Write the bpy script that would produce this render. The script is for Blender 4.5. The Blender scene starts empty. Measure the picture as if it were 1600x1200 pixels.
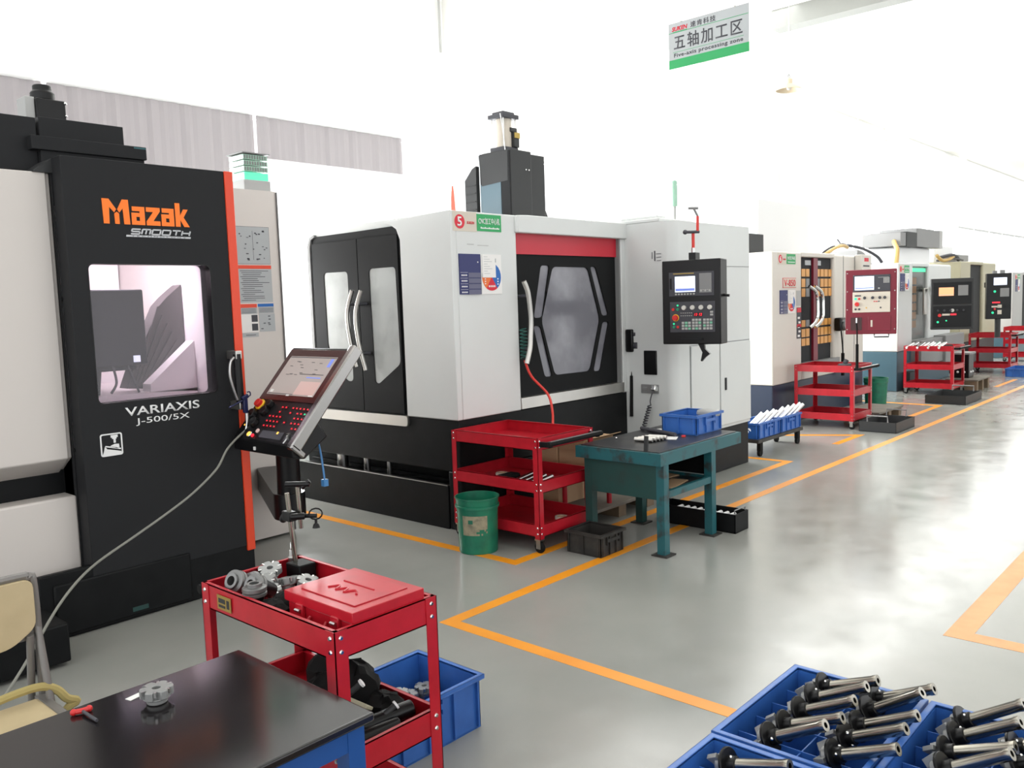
import bpy, bmesh, math, random
from mathutils import Vector, Matrix

S = bpy.context.scene
random.seed(7)
# ---------------------------------------------------------------- camera
cd = bpy.data.cameras.new('camera'); cam = bpy.data.objects.new('camera', cd); S.collection.objects.link(cam)
F_PX, PITCH, ROLL, YAW, EYE = 1332.3, 0.093651, -0.033246, 0.735463, 1.7
cd.sensor_fit = 'HORIZONTAL'; cd.sensor_width = 36.0; cd.lens = 36.0 * F_PX / 1600.0
cd.clip_start = 0.05; cd.clip_end = 200
fw = Vector((math.cos(YAW)*math.cos(PITCH), math.sin(YAW)*math.cos(PITCH), -math.sin(PITCH)))
rt = fw.cross(Vector((0, 0, 1))).normalized(); up = rt.cross(fw)
r2 = math.cos(ROLL)*rt + math.sin(ROLL)*up; u2 = -math.sin(ROLL)*rt + math.cos(ROLL)*up
mw = Matrix((r2, u2, -fw)).transposed().to_4x4(); mw.translation = Vector((0, 0, EYE))
cam.matrix_world = mw
S.camera = cam
# ---------------------------------------------------------------- light and exposure
S.view_settings.view_transform = 'Standard'; S.view_settings.look = 'None'
S.view_settings.exposure = 0.70; S.view_settings.gamma = 1.0; S.view_settings.use_curve_mapping = False
W = bpy.data.worlds.new('daylight'); S.world = W; W.use_nodes = True
W.node_tree.nodes['Background'].inputs[0].default_value = (0.97, 0.985, 1.0, 1)
W.node_tree.nodes['Background'].inputs[1].default_value = 1.15
S.cycles.max_bounces = 8; S.cycles.diffuse_bounces = 4; S.cycles.sample_clamp_indirect = 6
S.cycles.use_denoising = True

def area(name, loc, rot, sx, sy, power, col=(1, 1, 1)):
    l = bpy.data.lights.new(name, 'AREA'); l.shape = 'RECTANGLE'; l.size = sx; l.size_y = sy
    l.energy = power; l.color = col
    o = bpy.data.objects.new(name, l); o.location = loc; o.rotation_euler = rot
    S.collection.objects.link(o); return o
R = math.radians
# fill lights added under the ceiling; daylight through the long window strip
for i, x in enumerate((4.0, 12.0, 20.0, 28.0, 36.0, 42.5)):
    area('ceiling_fill', (x, 7.2, 6.28), (0, 0, 0), 7.0, 2.6, 48 if x < 10 else 130)
for i, x in enumerate((6.0, 16.0, 26.0)):
    area('ceiling_fill', (x, 0.5, 6.28), (0, 0, 0), 6.0, 1.6, 40)
for i, x in enumerate((5.0, 13.0, 21.0, 29.0)):
    area('window_daylight', (x, 8.95, 2.6), (R(-90), 0, 0), 7.6, 2.6, 800, (1, 1, 1))

# ---------------------------------------------------------------- materials
MATS = {}
def mat(name, col, rough=0.5, metal=0.0, noise=None, emit=0.0, bump=0.0, alpha=None, spec=0.5, coat=0.0):
    """noise = (scale, second colour, lo, hi): blends towards a second colour by a noise field"""
    m = bpy.data.materials.new(name); m.use_nodes = True; nt = m.node_tree; b = nt.nodes['Principled BSDF']
    b.inputs['Base Color'].default_value = (*col, 1); b.inputs['Roughness'].default_value = rough
    b.inputs['Metallic'].default_value = metal; b.inputs['Specular IOR Level'].default_value = spec
    b.inputs['Coat Weight'].default_value = coat; b.inputs['Coat Roughness'].default_value = 0.1
    if emit:
        b.inputs['Emission Color'].default_value = (*col, 1); b.inputs['Emission Strength'].default_value = emit
    tc = nt.nodes.new('ShaderNodeTexCoord')
    if noise:
        n = nt.nodes.new('ShaderNodeTexNoise'); n.inputs['Scale'].default_value = noise[0]; n.inputs['Detail'].default_value = 6
        r = nt.nodes.new('ShaderNodeValToRGB')
        r.color_ramp.elements[0].position = noise[2]; r.color_ramp.elements[1].position = noise[3]
        r.color_ramp.elements[0].color = (*col, 1); r.color_ramp.elements[1].color = (*noise[1], 1)
        nt.links.new(tc.outputs['Object'], n.inputs['Vector']); nt.links.new(n.outputs['Fac'], r.inputs[0])
        nt.links.new(r.outputs[0], b.inputs['Base Color'])
    if bump:
        n2 = nt.nodes.new('ShaderNodeTexNoise'); n2.inputs['Scale'].default_value = 60; n2.inputs['Detail'].default_value = 4
        bp = nt.nodes.new('ShaderNodeBump'); bp.inputs['Strength'].default_value = bump; bp.inputs['Distance'].default_value = 0.002
        nt.links.new(tc.outputs['Object'], n2.inputs['Vector']); nt.links.new(n2.outputs['Fac'], bp.inputs['Height'])
        nt.links.new(bp.outputs[0], b.inputs['Normal'])
    if alpha is not None:
        b.inputs['Alpha'].default_value = alpha
    MATS[name] = m; return m
def glassy(name, tint, gloss=0.12, rough=0.03, diffuse=None):
    """thin pane: mostly transparent, a little mirror, optional milky film"""
    m = bpy.data.materials.new(name); m.use_nodes = True; nt = m.node_tree
    for n in list(nt.nodes):
        if n.type != 'OUTPUT_MATERIAL': nt.nodes.remove(n)
    out = [n for n in nt.nodes if n.type == 'OUTPUT_MATERIAL'][0]
    t = nt.nodes.new('ShaderNodeBsdfTransparent'); t.inputs[0].default_value = (*tint, 1)
    g = nt.nodes.new('ShaderNodeBsdfGlossy'); g.inputs[0].default_value = (1, 1, 1, 1); g.inputs['Roughness'].default_value = rough
    mx = nt.nodes.new('ShaderNodeMixShader'); mx.inputs[0].default_value = gloss
    nt.links.new(t.outputs[0], mx.inputs[1]); nt.links.new(g.outputs[0], mx.inputs[2]); last = mx
    if diffuse:
        d = nt.nodes.new('ShaderNodeBsdfDiffuse'); d.inputs[0].default_value = (*diffuse[0], 1)
        m2 = nt.nodes.new('ShaderNodeMixShader'); m2.inputs[0].default_value = diffuse[1]
        nt.links.new(mx.outputs[0], m2.inputs[1]); nt.links.new(d.outputs[0], m2.inputs[2]); last = m2
    nt.links.new(last.outputs[0], out.inputs[0]); MATS[name] = m; return m
M = MATS
mat('black', (0.006, 0.0065, 0.007), 0.42, noise=(9, (0.009, 0.0095, 0.010), .35, .75), spec=.14)
mat('charcoal', (0.021, 0.0215, 0.023), 0.55, spec=.12)
mat('door_black', (0.009, 0.0095, 0.010), 0.55, spec=.12)
mat('satin_black', (0.005, 0.005, 0.0055), 0.3, spec=.3)
mat('rubber', (0.006, 0.006, 0.006), 0.75, spec=.2)
mat('dark_grey', (0.035, 0.036, 0.037), 0.5, spec=.3)
mat('mid_grey', (0.22, 0.22, 0.22), 0.5)
mat('light_grey', (0.42, 0.42, 0.41), 0.5)
mat('warm_white', (0.62, 0.575, 0.54), 0.42)
mat('white_paint', (0.63, 0.65, 0.64), 0.4, noise=(1.6, (0.60, 0.61, 0.60), .35, .8))
mat('cream_paint', (0.62, 0.585, 0.53), 0.42)
mat('olive_paint', (0.42, 0.39, 0.27), 0.45)
mat('navy', (0.012, 0.022, 0.05), 0.4)
mat('slate_blue', (0.055, 0.115, 0.15), 0.4)
mat('green_sheet', (0.03, 0.16, 0.13), 0.4)
mat('orange', (0.72, 0.055, 0.015), 0.4)
mat('logo_orange', (1.0, 0.20, 0.01), 0.5)
mat('silver_ink', (0.55, 0.56, 0.58), 0.4)
mat('white_ink', (0.8, 0.8, 0.8), 0.5)
mat('ink', (0.05, 0.05, 0.06), 0.6)
mat('red', (0.47, 0.010, 0.022), 0.32, noise=(14, (0.40, 0.008, 0.018), .4, .7))
mat('band_red', (0.50, 0.012, 0.03), 0.4)
mat('maroon', (0.17, 0.008, 0.022), 0.4)
mat('sign_red', (0.62, 0.01, 0.03), 0.5)
mat('sign_green', (0.02, 0.33, 0.10), 0.5)
mat('sign_blue', (0.02, 0.025, 0.12), 0.5)
mat('slot_blue', (0.10, 0.10, 0.17), 0.4)
mat('chart_blue', (0.01, 0.12, 0.42), 0.5)
mat('chart_orange', (0.75, 0.16, 0.03), 0.5)
mat('paper', (0.78, 0.77, 0.75), 0.7)
mat('paper_grey', (0.40, 0.42, 0.43), 0.5)
mat('beige', (0.60, 0.54, 0.46), 0.6)
mat('blue_plastic', (0.038, 0.145, 0.48), 0.38, noise=(7, (0.026, 0.105, 0.37), .4, .75))
mat('blue_steel', (0.012, 0.07, 0.26), 0.38)
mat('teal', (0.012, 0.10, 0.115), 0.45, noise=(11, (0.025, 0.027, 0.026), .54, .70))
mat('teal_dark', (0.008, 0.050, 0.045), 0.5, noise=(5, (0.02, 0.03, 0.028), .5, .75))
mat('bucket_green', (0.006, 0.16, 0.085), 0.38, noise=(13, (0.004, 0.10, 0.06), .4, .75))
mat('steel', (0.55, 0.55, 0.54), 0.28, 1.0)
mat('brushed', (0.60, 0.58, 0.54), 0.38, 1.0, noise=(3, (0.50, 0.49, 0.47), .3, .8))
mat('chrome', (0.75, 0.75, 0.74), 0.12, 1.0)
mat('shank', (0.37, 0.35, 0.30), 0.24, 1.0)
mat('rail_metal', (0.34, 0.33, 0.32), 0.22, 1.0)
mat('cutter', (0.30, 0.305, 0.30), 0.4, 0.45)
mat('brass', (0.45, 0.32, 0.09), 0.4, 0.7)
mat('wood', (0.20, 0.14, 0.085), 0.7, noise=(6, (0.13, 0.09, 0.055), .35, .7))
mat('plank', (0.13, 0.115, 0.095), 0.75, noise=(5, (0.19, 0.17, 0.14), .35, .7))
mat('cardboard', (0.50, 0.33, 0.19), 0.8, noise=(5, (0.44, 0.28, 0.16), .4, .8))
mat('dirty_tray', (0.022, 0.020, 0.018), 0.55, noise=(12, (0.05, 0.045, 0.038), .45, .75))
mat('table_top', (0.011, 0.0095, 0.0105), 0.13, noise=(4, (0.016, 0.014, 0.015), .4, .7))
mat('worn_top', (0.020, 0.021, 0.024), 0.33, noise=(6, (0.05, 0.048, 0.046), .45, .7))
mat('cream_vinyl', (0.52, 0.42, 0.25), 0.6, noise=(9, (0.45, 0.36, 0.21), .4, .8))
mat('chair_grey', (0.20, 0.19, 0.18), 0.4, 0.3)
mat('rope', (0.42, 0.34, 0.13), 0.9)
mat('amber', (0.66, 0.31, 0.07), 0.4)
mat('smoke_pane', (0.15, 0.15, 0.175), 0.22, noise=(2.2, (0.30, 0.30, 0.33), .45, .8), coat=0.4)
mat('frost_pane', (0.38, 0.405, 0.40), 0.3, noise=(3, (0.22, 0.235, 0.23), .42, .75), coat=0.3)
mat('dusk_pane', (0.06, 0.065, 0.06), 0.25, coat=0.3)
mat('curtain', (0.36, 0.335, 0.345), 0.95, spec=0.0)
mat('wall_paint', (0.88, 0.88, 0.86), 0.8)
mat('beam_grey', (0.24, 0.245, 0.23), 0.8)
mat('ceiling_paint', (0.90, 0.89, 0.85), 0.85)
mat('yellow_tape', (0.80, 0.30, 0.012), 0.4, noise=(3, (0.72, 0.25, 0.01), .4, .8))
mat('faded_tape', (0.80, 0.36, 0.13), 0.45, noise=(7, (0.70, 0.30, 0.10), .4, .7))
mat('screen_white', (0.72, 0.78, 0.95), 0.3, emit=0.55)
mat('screen_blue', (0.16, 0.22, 0.62), 0.3, emit=0.3)
mat('screen_grey', (0.27, 0.235, 0.22), 0.15, emit=0.42)
mat('screen_orange', (0.95, 0.38, 0.18), 0.3, emit=0.45)
mat('screen_pink', (0.40, 0.28, 0.26), 0.15, emit=0.42)
mat('led_red', (1.0, 0.02, 0.04), 0.3, emit=0.55)
mat('led_green', (0.02, 0.8, 0.32), 0.3, emit=0.5)
mat('key_green', (0.20, 0.50, 0.33), 0.4)
mat('led_amber', (1.0, 0.55, 0.1), 0.3, emit=0.5)
mat('key_red', (0.55, 0.01, 0.02), 0.3, emit=0.5)
mat('key_grey', (0.42, 0.42, 0.40), 0.5)
mat('knob_white', (0.62, 0.60, 0.55), 0.4)
mat('bezel_maroon', (0.05, 0.012, 0.012), 0.2)
mat('button_red', (0.6, 0.02, 0.02), 0.35)
mat('button_green', (0.01, 0.25, 0.12), 0.35)
mat('button_yellow', (0.8, 0.45, 0.02), 0.35)
mat('hose_red', (0.62, 0.03, 0.02), 0.4)
mat('hose_grey', (0.22, 0.22, 0.19), 0.5)
mat('hose_blue', (0.05, 0.19, 0.42), 0.4)
mat('hose_green', (0.01, 0.10, 0.08), 0.4)
mat('hose_yellow', (0.55, 0.36, 0.12), 0.5)
mat('gun_blue', (0.008, 0.012, 0.06), 0.35)
mat('liner', (0.80, 0.74, 0.76), 0.35)
mat('slide_cover', (0.07, 0.06, 0.062), 0.4, 0.3)
mat('spindle_dark', (0.008, 0.0075, 0.014), 0.5, spec=.2)
mat('lens_red', (0.85, 0.12, 0.08), 0.3, emit=0.5)
mat('lens_green', (0.10, 0.62, 0.40), 0.3, emit=0.35)
mat('lens_clear', (0.30, 0.50, 0.38), 0.25)
mat('lamp_enamel', (0.80, 0.68, 0.50), 0.5)
glassy('pane', (0.97, 0.98, 0.98), 0.06, 0.02)
glassy('machine_pane', (0.93, 0.90, 0.93), 0.03, 0.05, ((0.7, 0.65, 0.68), 0.02))
glassy('frost_clear', (0.55, 0.58, 0.56), 0.10, 0.12, ((0.42, 0.45, 0.44), 0.5))

def floor_material():
    m = bpy.data.materials.new('epoxy_floor'); m.use_nodes = True; nt = m.node_tree; b = nt.nodes['Principled BSDF']
    tc = nt.nodes.new('ShaderNodeTexCoord')
    n = nt.nodes.new('ShaderNodeTexNoise'); n.inputs['Scale'].default_value = 0.9; n.inputs['Detail'].default_value = 8
    r = nt.nodes.new('ShaderNodeValToRGB'); r.color_ramp.elements[0].position = .3; r.color_ramp.elements[1].position = .75
    r.color_ramp.elements[0].color = (0.252, 0.260, 0.240, 1); r.color_ramp.elements[1].color = (0.322, 0.318, 0.294, 1)
    n2 = nt.nodes.new('ShaderNodeTexNoise'); n2.inputs['Scale'].default_value = 4; n2.inputs['Detail'].default_value = 8
    mr = nt.nodes.new('ShaderNodeMapRange'); mr.inputs[1].default_value = .3; mr.inputs[2].default_value = .75
    mr.inputs[3].default_value = .12; mr.inputs[4].default_value = .27; b.inputs['Specular IOR Level'].default_value = .38
    n3 = nt.nodes.new('ShaderNodeTexNoise'); n3.inputs['Scale'].default_value = 2.2; n3.inputs['Detail'].default_value = 3
    bp = nt.nodes.new('ShaderNodeBump'); bp.inputs['Strength'].default_value = .12; bp.inputs['Distance'].default_value = .01
    for k in (n, n2, n3): nt.links.new(tc.outputs['Object'], k.inputs['Vector'])
    nt.links.new(n.outputs['Fac'], r.inputs[0]); nt.links.new(r.outputs[0], b.inputs['Base Color'])
    nt.links.new(n2.outputs['Fac'], mr.inputs[0]); nt.links.new(mr.outputs[0], b.inputs['Roughness'])
    nt.links.new(n3.outputs['Fac'], bp.inputs['Height']); nt.links.new(bp.outputs[0], b.inputs['Normal'])
    MATS['floor'] = m
floor_material()

# ---------------------------------------------------------------- helpers
OFF = {}
class MB:
    def __init__(s): s.bm = bmesh.new(); s.k = 0
    def m(s, k): s.k = k; return s
    def _f(s, vs):
        try: f = s.bm.faces.new(vs); f.material_index = s.k; return f
        except ValueError: return None
    def box(s, x0, x1, y0, y1, z0, z1):
        v = [s.bm.verts.new(p) for p in ((x0,y0,z0),(x1,y0,z0),(x1,y1,z0),(x0,y1,z0),(x0,y0,z1),(x1,y0,z1),(x1,y1,z1),(x0,y1,z1))]
        for f in ((0,3,2,1),(4,5,6,7),(0,1,5,4),(1,2,6,5),(2,3,7,6),(3,0,4,7)): s._f([v[i] for i in f])
        return s
    def rbox(s, c, size, rot):
        """box with a rotation matrix about its centre"""
        a = [d/2 for d in size]; c = Vector(c)
        v = [s.bm.verts.new(c + rot @ Vector((sx*a[0], sy*a[1], sz*a[2]))) for sx, sy, sz in ((-1,-1,-1),(1,-1,-1),(1,1,-1),(-1,1,-1),(-1,-1,1),(1,-1,1),(1,1,1),(-1,1,1))]
        for f in ((0,3,2,1),(4,5,6,7),(0,1,5,4),(1,2,6,5),(2,3,7,6),(3,0,4,7)): s._f([v[i] for i in f])
        return s
    def ring(s, c, ax, r, n):
        ax = Vector(ax).normalized(); t = Vector((0,0,1)) if abs(ax.z) < .9 else Vector((1,0,0))
        u = ax.cross(t).normalized(); w = ax.cross(u)
        return [s.bm.verts.new(Vector(c) + r*(math.cos(2*math.pi*i/n)*u + math.sin(2*math.pi*i/n)*w)) for i in range(n)]
    def lathe(s, prof, c=(0,0,0), ax=(0,0,1), n=20, caps=True):
        """prof = [(radius, distance along the axis)]"""
        ax = Vector(ax).normalized(); rings = [s.ring(Vector(c) + ax*h, ax, max(r, 1e-4), n) for r, h in prof]
        for a, b in zip(rings, rings[1:]):
            for i in range(n): s._f([a[i], a[(i+1)%n], b[(i+1)%n], b[i]])
        if caps:
            s._f(rings[0][::-1]); s._f(rings[-1])
        return s
    def cyl(s, p0, p1, r, r1=None, n=14):
        p0, p1 = Vector(p0), Vector(p1); d = p1 - p0
        return s.lathe([(r, 0), (r if r1 is None else r1, d.length)], p0, d, n)
    def tube(s, pts, r, n=8, sub=6, close=False):
        P = [Vector(p) for p in pts]
        if sub > 1 and len(P) > 2:
            Q = []
            for i in range(len(P)-1):
                a, b, c, d = P[max(i-1,0)], P[i], P[i+1], P[min(i+2, len(P)-1)]
                for j in range(sub):
                    t = j/sub
                    Q.append(.5*((2*b) + (c-a)*t + (2*a-5*b+4*c-d)*t*t + (3*b-a-3*c+d)*t**3))
            P = Q + [P[-1]]
        rings = []; prev = None
        for i, p in enumerate(P):
            d = (P[min(i+1, len(P)-1)] - P[max(i-1, 0)]).normalized()
            t = prev if prev is not None else (Vector((0,0,1)) if abs(d.z) < .9 else Vector((1,0,0)))
            u = (t - d*t.dot(d)).normalized(); prev = u; w = d.cross(u)
            rings.append([s.bm.verts.new(p + r*(math.cos(2*math.pi*k/n)*u + math.sin(2*math.pi*k/n)*w)) for k in range(n)])
        for a, b in zip(rings, rings[1:]):
            for i in range(n): s._f([a[i], a[(i+1)%n], b[(i+1)%n], b[i]])
        s._f(rings[0][::-1]); s._f(rings[-1]); return s
    def plate(s, outer, axis, a0, a1, holes=()):
        """flat outline extruded along an axis: 'y' -> (x,z) points, 'x' -> (y,z), 'z' -> (x,y)"""
        f3 = {'y': lambda p, a: (p[0], a, p[1]), 'x': lambda p, a: (a, p[0], p[1]), 'z': lambda p, a: (p[0], p[1], a)}[axis]
        es = []; 
        for loop in (outer, *holes):
            vs = [s.bm.verts.new(f3(p, a0)) for p in loop]
            es += [s.bm.edges.new((vs[i], vs[(i+1) % len(vs)])) for i in range(len(vs))]
        g = bmesh.ops.triangle_fill(s.bm, use_beauty=True, use_dissolve=False, edges=es)
        fs = [x for x in g['geom'] if isinstance(x, bmesh.types.BMFace)]
        for f in fs: f.material_index = s.k
        e = bmesh.ops.extrude_face_region(s.bm, geom=fs)
        vs = [x for x in e['geom'] if isinstance(x, bmesh.types.BMVert)]
        d = {'y': (0, a1-a0, 0), 'x': (a1-a0, 0, 0), 'z': (0, 0, a1-a0)}[axis]
        bmesh.ops.translate(s.bm, verts=vs, vec=d)
        for x in e['geom']:
            if isinstance(x, bmesh.types.BMFace): x.material_index = s.k
        for v in vs:
            for f in v.link_faces: f.material_index = s.k
        return s
    def sphere(s, c, r, sc=(1,1,1), n=12):
        g = bmesh.ops.create_uvsphere(s.bm, u_segments=n, v_segments=max(6, n//2), radius=r)
        for v in g['verts']:
            v.co = Vector(c) + Vector((v.co.x*sc[0], v.co.y*sc[1], v.co.z*sc[2]))
            for f in v.link_faces: f.material_index = s.k
        return s
    def xform(s, mtx): bmesh.ops.transform(s.bm, matrix=mtx, verts=s.bm.verts); return s

def finish(mb, name, mats, parent, off, bev, smooth=True, recalc=True):
    if recalc: bmesh.ops.recalc_face_normals(mb.bm, faces=mb.bm.faces)
    if off is not None and off.length: bmesh.ops.translate(mb.bm, verts=mb.bm.verts, vec=-off)
    me = bpy.data.meshes.new(name); mb.bm.to_mesh(me); mb.bm.free()
    for k in (mats if isinstance(mats, (list, tuple)) else [mats]): me.materials.append(M[k])
    if smooth:
        for p in me.polygons: p.use_smooth = True
        me.set_sharp_from_angle(angle=R(32))
    o = bpy.data.objects.new(name, me); S.collection.objects.link(o)
    if parent is not None: o.parent = parent
    if bev:
        md = o.modifiers.new('bevel', 'BEVEL'); md.width = bev; md.segments = 2; md.limit_method = 'ANGLE'; md.angle_limit = R(40)
    return o
def thing(name, label, cat, loc=(0,0,0), rz=0, group=None, world=True):
    o = bpy.data.objects.new(name, None); S.collection.objects.link(o); o.empty_display_size = .1
    o.location = loc; o.rotation_euler = (0, 0, rz); o['label'] = label; o['category'] = cat
    if group: o['group'] = group
    OFF[o] = Vector(loc) if world else Vector((0,0,0)); return o
def part(mb, name, mats, parent, bev=0.0, label=None, smooth=True):
    o = finish(mb, name, mats, parent, OFF[parent], bev, smooth); OFF[o] = OFF[parent]
    if label: o['label'] = label
    return o
def solo(mb, name, mats, label, cat, loc, bev=0.0, group=None, kind=None, world=True, rz=0):
    o = finish(mb, name, mats, None, Vector(loc) if world else None, bev); o.location = loc; o.rotation_euler.z = rz
    o['label'] = label; o['category'] = cat
    if group: o['group'] = group
    if kind: o['kind'] = kind
    return o
def struct(mb, name, mats, bev=0.0, label=None):
    o = finish(mb, name, mats, None, None, bev, smooth=False); o['kind'] = 'structure'
    return o
def copy_tree(o, parent=None):
    c = o.copy(); S.collection.objects.link(c)
    if parent: c.parent = parent
    for ch in list(o.children): copy_tree(ch, c)
    return c
def dup(src, loc, label, rz=None, rot=None):
    c = copy_tree(src); c.location = loc; c['label'] = label
    if rz is not None: c.rotation_euler.z = rz
    if rot is not None: c.rotation_euler = rot
    return c
def lettering(txt, name, mats, parent, plane, u0, u1, v0, v1, at, bold=0.0, shear=0.0, depth=0.002, spacing=1.0):
    """writing fitted into the rectangle u0..u1, v0..v1; plane 'y' faces -Y (u = x), plane 'x' faces -X (u = y, u0 > u1), plane 'z' lies flat"""
    cu = bpy.data.curves.new('t', 'FONT'); cu.body = txt; cu.offset = bold; cu.shear = shear; cu.extrude = 0.0; cu.space_character = spacing
    cu.resolution_u = 3
    t = bpy.data.objects.new('t', cu); S.collection.objects.link(t)
    bpy.context.view_layer.update()
    me = bpy.data.meshes.new_from_object(t.evaluated_get(bpy.context.evaluated_depsgraph_get()))
    bpy.data.objects.remove(t); bpy.data.curves.remove(cu)
    xs = [v.co.x for v in me.vertices]; ys = [v.co.y for v in me.vertices]
    if not xs: return None
    ax, bx, ay, by = min(xs), max(xs), min(ys), max(ys)
    off = OFF[parent]
    for v in me.vertices:
        u = u0 + (v.co.x-ax)/(bx-ax)*(u1-u0); w = v0 + (v.co.y-ay)/max(by-ay, 1e-6)*(v1-v0)
        p = Vector((u, at, w)) if plane == 'y' else Vector((at, u, w)) if plane == 'x' else Vector((u, w, at))
        v.co = p - off
    bm = bmesh.new(); bm.from_mesh(me)
    d = {'y': (0, -depth, 0), 'x': (-depth, 0, 0), 'z': (0, 0, depth)}[plane]
    e = bmesh.ops.extrude_face_region(bm, geom=bm.faces[:])
    bmesh.ops.translate(bm, verts=[x for x in e['geom'] if isinstance(x, bmesh.types.BMVert)], vec=d)
    bmesh.ops.recalc_face_normals(bm, faces=bm.faces)
    bm.to_mesh(me); bm.free(); me.materials.clear(); me.materials.append(M[mats]); me.name = name
    o = bpy.data.objects.new(name, me); S.collection.objects.link(o); o.parent = parent; OFF[o] = off
    return o
def rrect(x0, x1, z0, z1, r, n=5):
    out = []
    for cx, cz, a in ((x1-r, z0+r, -90), (x1-r, z1-r, 0), (x0+r, z1-r, 90), (x0+r, z0+r, 180)):
        out += [(cx + r*math.cos(R(a+90*i/n)), cz + r*math.sin(R(a+90*i/n))) for i in range(n+1)]
    return out
def rpoly(pts, r, n=4):
    """polygon with rounded corners"""
    out = []; N = len(pts)
    for i in range(N):
        p = Vector(pts[i]); a = Vector(pts[i-1]); b = Vector(pts[(i+1) % N])
        da = (a-p); db = (b-p); rr = min(r, da.length*.45, db.length*.45)
        s0 = p + da.normalized()*rr; s1 = p + db.normalized()*rr
        for k in range(n+1):
            t = k/n; q = (1-t)**2*s0 + 2*t*(1-t)*p + t*t*s1; out.append((q.x, q.y))
    return out
# ---------------------------------------------------------------- the setting
struct(MB().box(-4, 46, -9, 8.6, -.12, 0), 'floor', 'floor')
struct(MB().box(-4, 46, -9, 8.9, 6.3, 6.45), 'ceiling', 'ceiling_paint')
wins = [(0.98 - 2.15*2 + 2.15*k, 0.98 - 2.15*2 + 2.15*k + 2.11) for k in range(22)]
struct(MB().plate([(-4, 0), (46, 0), (46, 6.3), (-4, 6.3)], 'y', 8.6, 8.78, [[(a, 1.1), (b, 1.1), (b, 3.9), (a, 3.9)] for a, b in wins]), 'wall_back', 'wall_paint')
struct(MB().box(46, 46.2, -9, 8.78, 0, 6.3), 'wall_end', 'wall_paint')
struct(MB().box(-4, 46, 8.575, 8.6, 0, .14), 'baseboard_back', 'slate_blue')
for k, (a, b) in enumerate(wins):
    w = struct(MB().plate([(a, 1.1), (b, 1.1), (b, 3.9), (a, 3.9)], 'y', 8.65, 8.71, [[(a+.04, 1.14), ((a+b)/2-.02, 1.14), ((a+b)/2-.02, 3.86), (a+.04, 3.86)], [((a+b)/2+.02, 1.14), (b-.04, 1.14), (b-.04, 3.86), ((a+b)/2+.02, 3.86)]]), 'window_%d' % (k+1), 'white_ink')
    OFF[w] = Vector((0, 0, 0))
    part(MB().box(a+.03, b-.03, 8.676, 8.682, 1.13, 3.87), 'glass_pane', 'pane', w)
for k in range(5):
    struct(MB().box(1.6+6*k, 1.9+6*k, -9, 6.35 if k == 2 else 8.6, 6.0, 6.3), 'beam_%d' % (k+1), 'beam_grey' if k == 2 else 'ceiling_paint')
for k in range(5):
    x = 8.35 + 6.2*k
    struct(MB().box(x, x+.24, 8.42, 8.6, 3.95, 6.3), 'pillar_%d' % (k+1), 'ceiling_paint')
solo(MB().cyl((8.24, 8.55, 5.1), (8.24, 8.55, 6.3), .016), 'conduit', 'light_grey', 'thin grey pipe running down the upper white wall', 'pipe', (8.24, 8.55, 5.1))
# blinds over the first windows
for a, b, z0, lab in ((.2, 3.125, 3.45, 'short grey window blind at the left, ending above the black machine top'), (3.17, 5.29, 2.2, 'long grey window blind behind the black machining centre'), (5.33, 7.43, 3.4, 'pale short blind right of the long grey one, above the double-door machine')):
    t = thing('roller_blind', lab, 'blind', (a, 8.5, z0), group=None)
    mb = MB(); n = 48
    for i in range(n):                       # softly rippled cloth
        xa, xb = a+(b-a)*i/n, a+(b-a)*(i+1)/n
        ya, yb = 8.5+.012*math.sin(i*1.9)*math.sin(i*.37), 8.5+.012*math.sin((i+1)*1.9)*math.sin((i+1)*.37)
        v = [mb.bm.verts.new(p) for p in ((xa, ya, z0), (xb, yb, z0), (xb, yb, 3.86), (xa, ya, 3.86), (xa, ya+.006, z0), (xb, yb+.006, z0), (xb, yb+.006, 3.86), (xa, ya+.006, 3.86))]
        for f in ((0,1,2,3), (5,4,7,6), (0,4,5,1), (3,2,6,7)): mb._f([v[j] for j in f])
    part(mb, 'cloth', 'curtain', t)
    part(MB().cyl((a, 8.505, 3.89), (b, 8.505, 3.89), .03), 'roller_tube', 'white_ink', t)
    part(MB().box(a, b, 8.485, 8.52, z0-.025, z0+.005), 'bottom_bar', 'white_ink', t)
    for x in (a+.03, b-.05): part(MB().box(x, x+.02, 8.49, 8.6, 3.915, 3.94), 'bracket', 'white_ink', t)
# floor tape
def tape(name, polys, m):
    mb = MB()
    for p in polys: mb.plate(p, 'z', 0.0, 0.0012)
    o = struct(mb, name, m)
w = .083
tape('floor_marking', [[(3.02, 3.322), (3.02, 1.30), (3.10, 1.30), (3.10, 3.24), (30, 3.18), (30, 3.26)]], 'yellow_tape')
tape('floor_marking', [[(4.02, 3.66), (8.30, 3.66), (8.30, 6.0), (8.22, 6.0), (8.22, 3.74), (4.10, 3.74), (4.10, 6.9), (4.02, 6.9)]], 'yellow_tape')
tape('floor_marking', [[(9.5, 3.66), (10.32, 3.66), (9.72, 4.72), (9.62, 4.72), (10.18, 3.74), (9.5, 3.74)]], 'yellow_tape')
tape('floor_marking', [[(11.9, 3.66), (13.50, 3.66), (13.66, 5.4), (13.56, 5.4), (13.40, 3.74), (11.9, 3.74)]], 'yellow_tape')
tape('floor_marking', [[(16.4, 3.58), (17.9, 3.58), (17.9, 3.66), (16.4, 3.66)]], 'yellow_tape')
tape('floor_marking', [[(4.42, 1.185), (8.5, 1.185), (8.5, 1.07), (4.53, 1.07), (4.53, -2.5), (4.42, -2.5)]], 'faded_tape')

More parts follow.
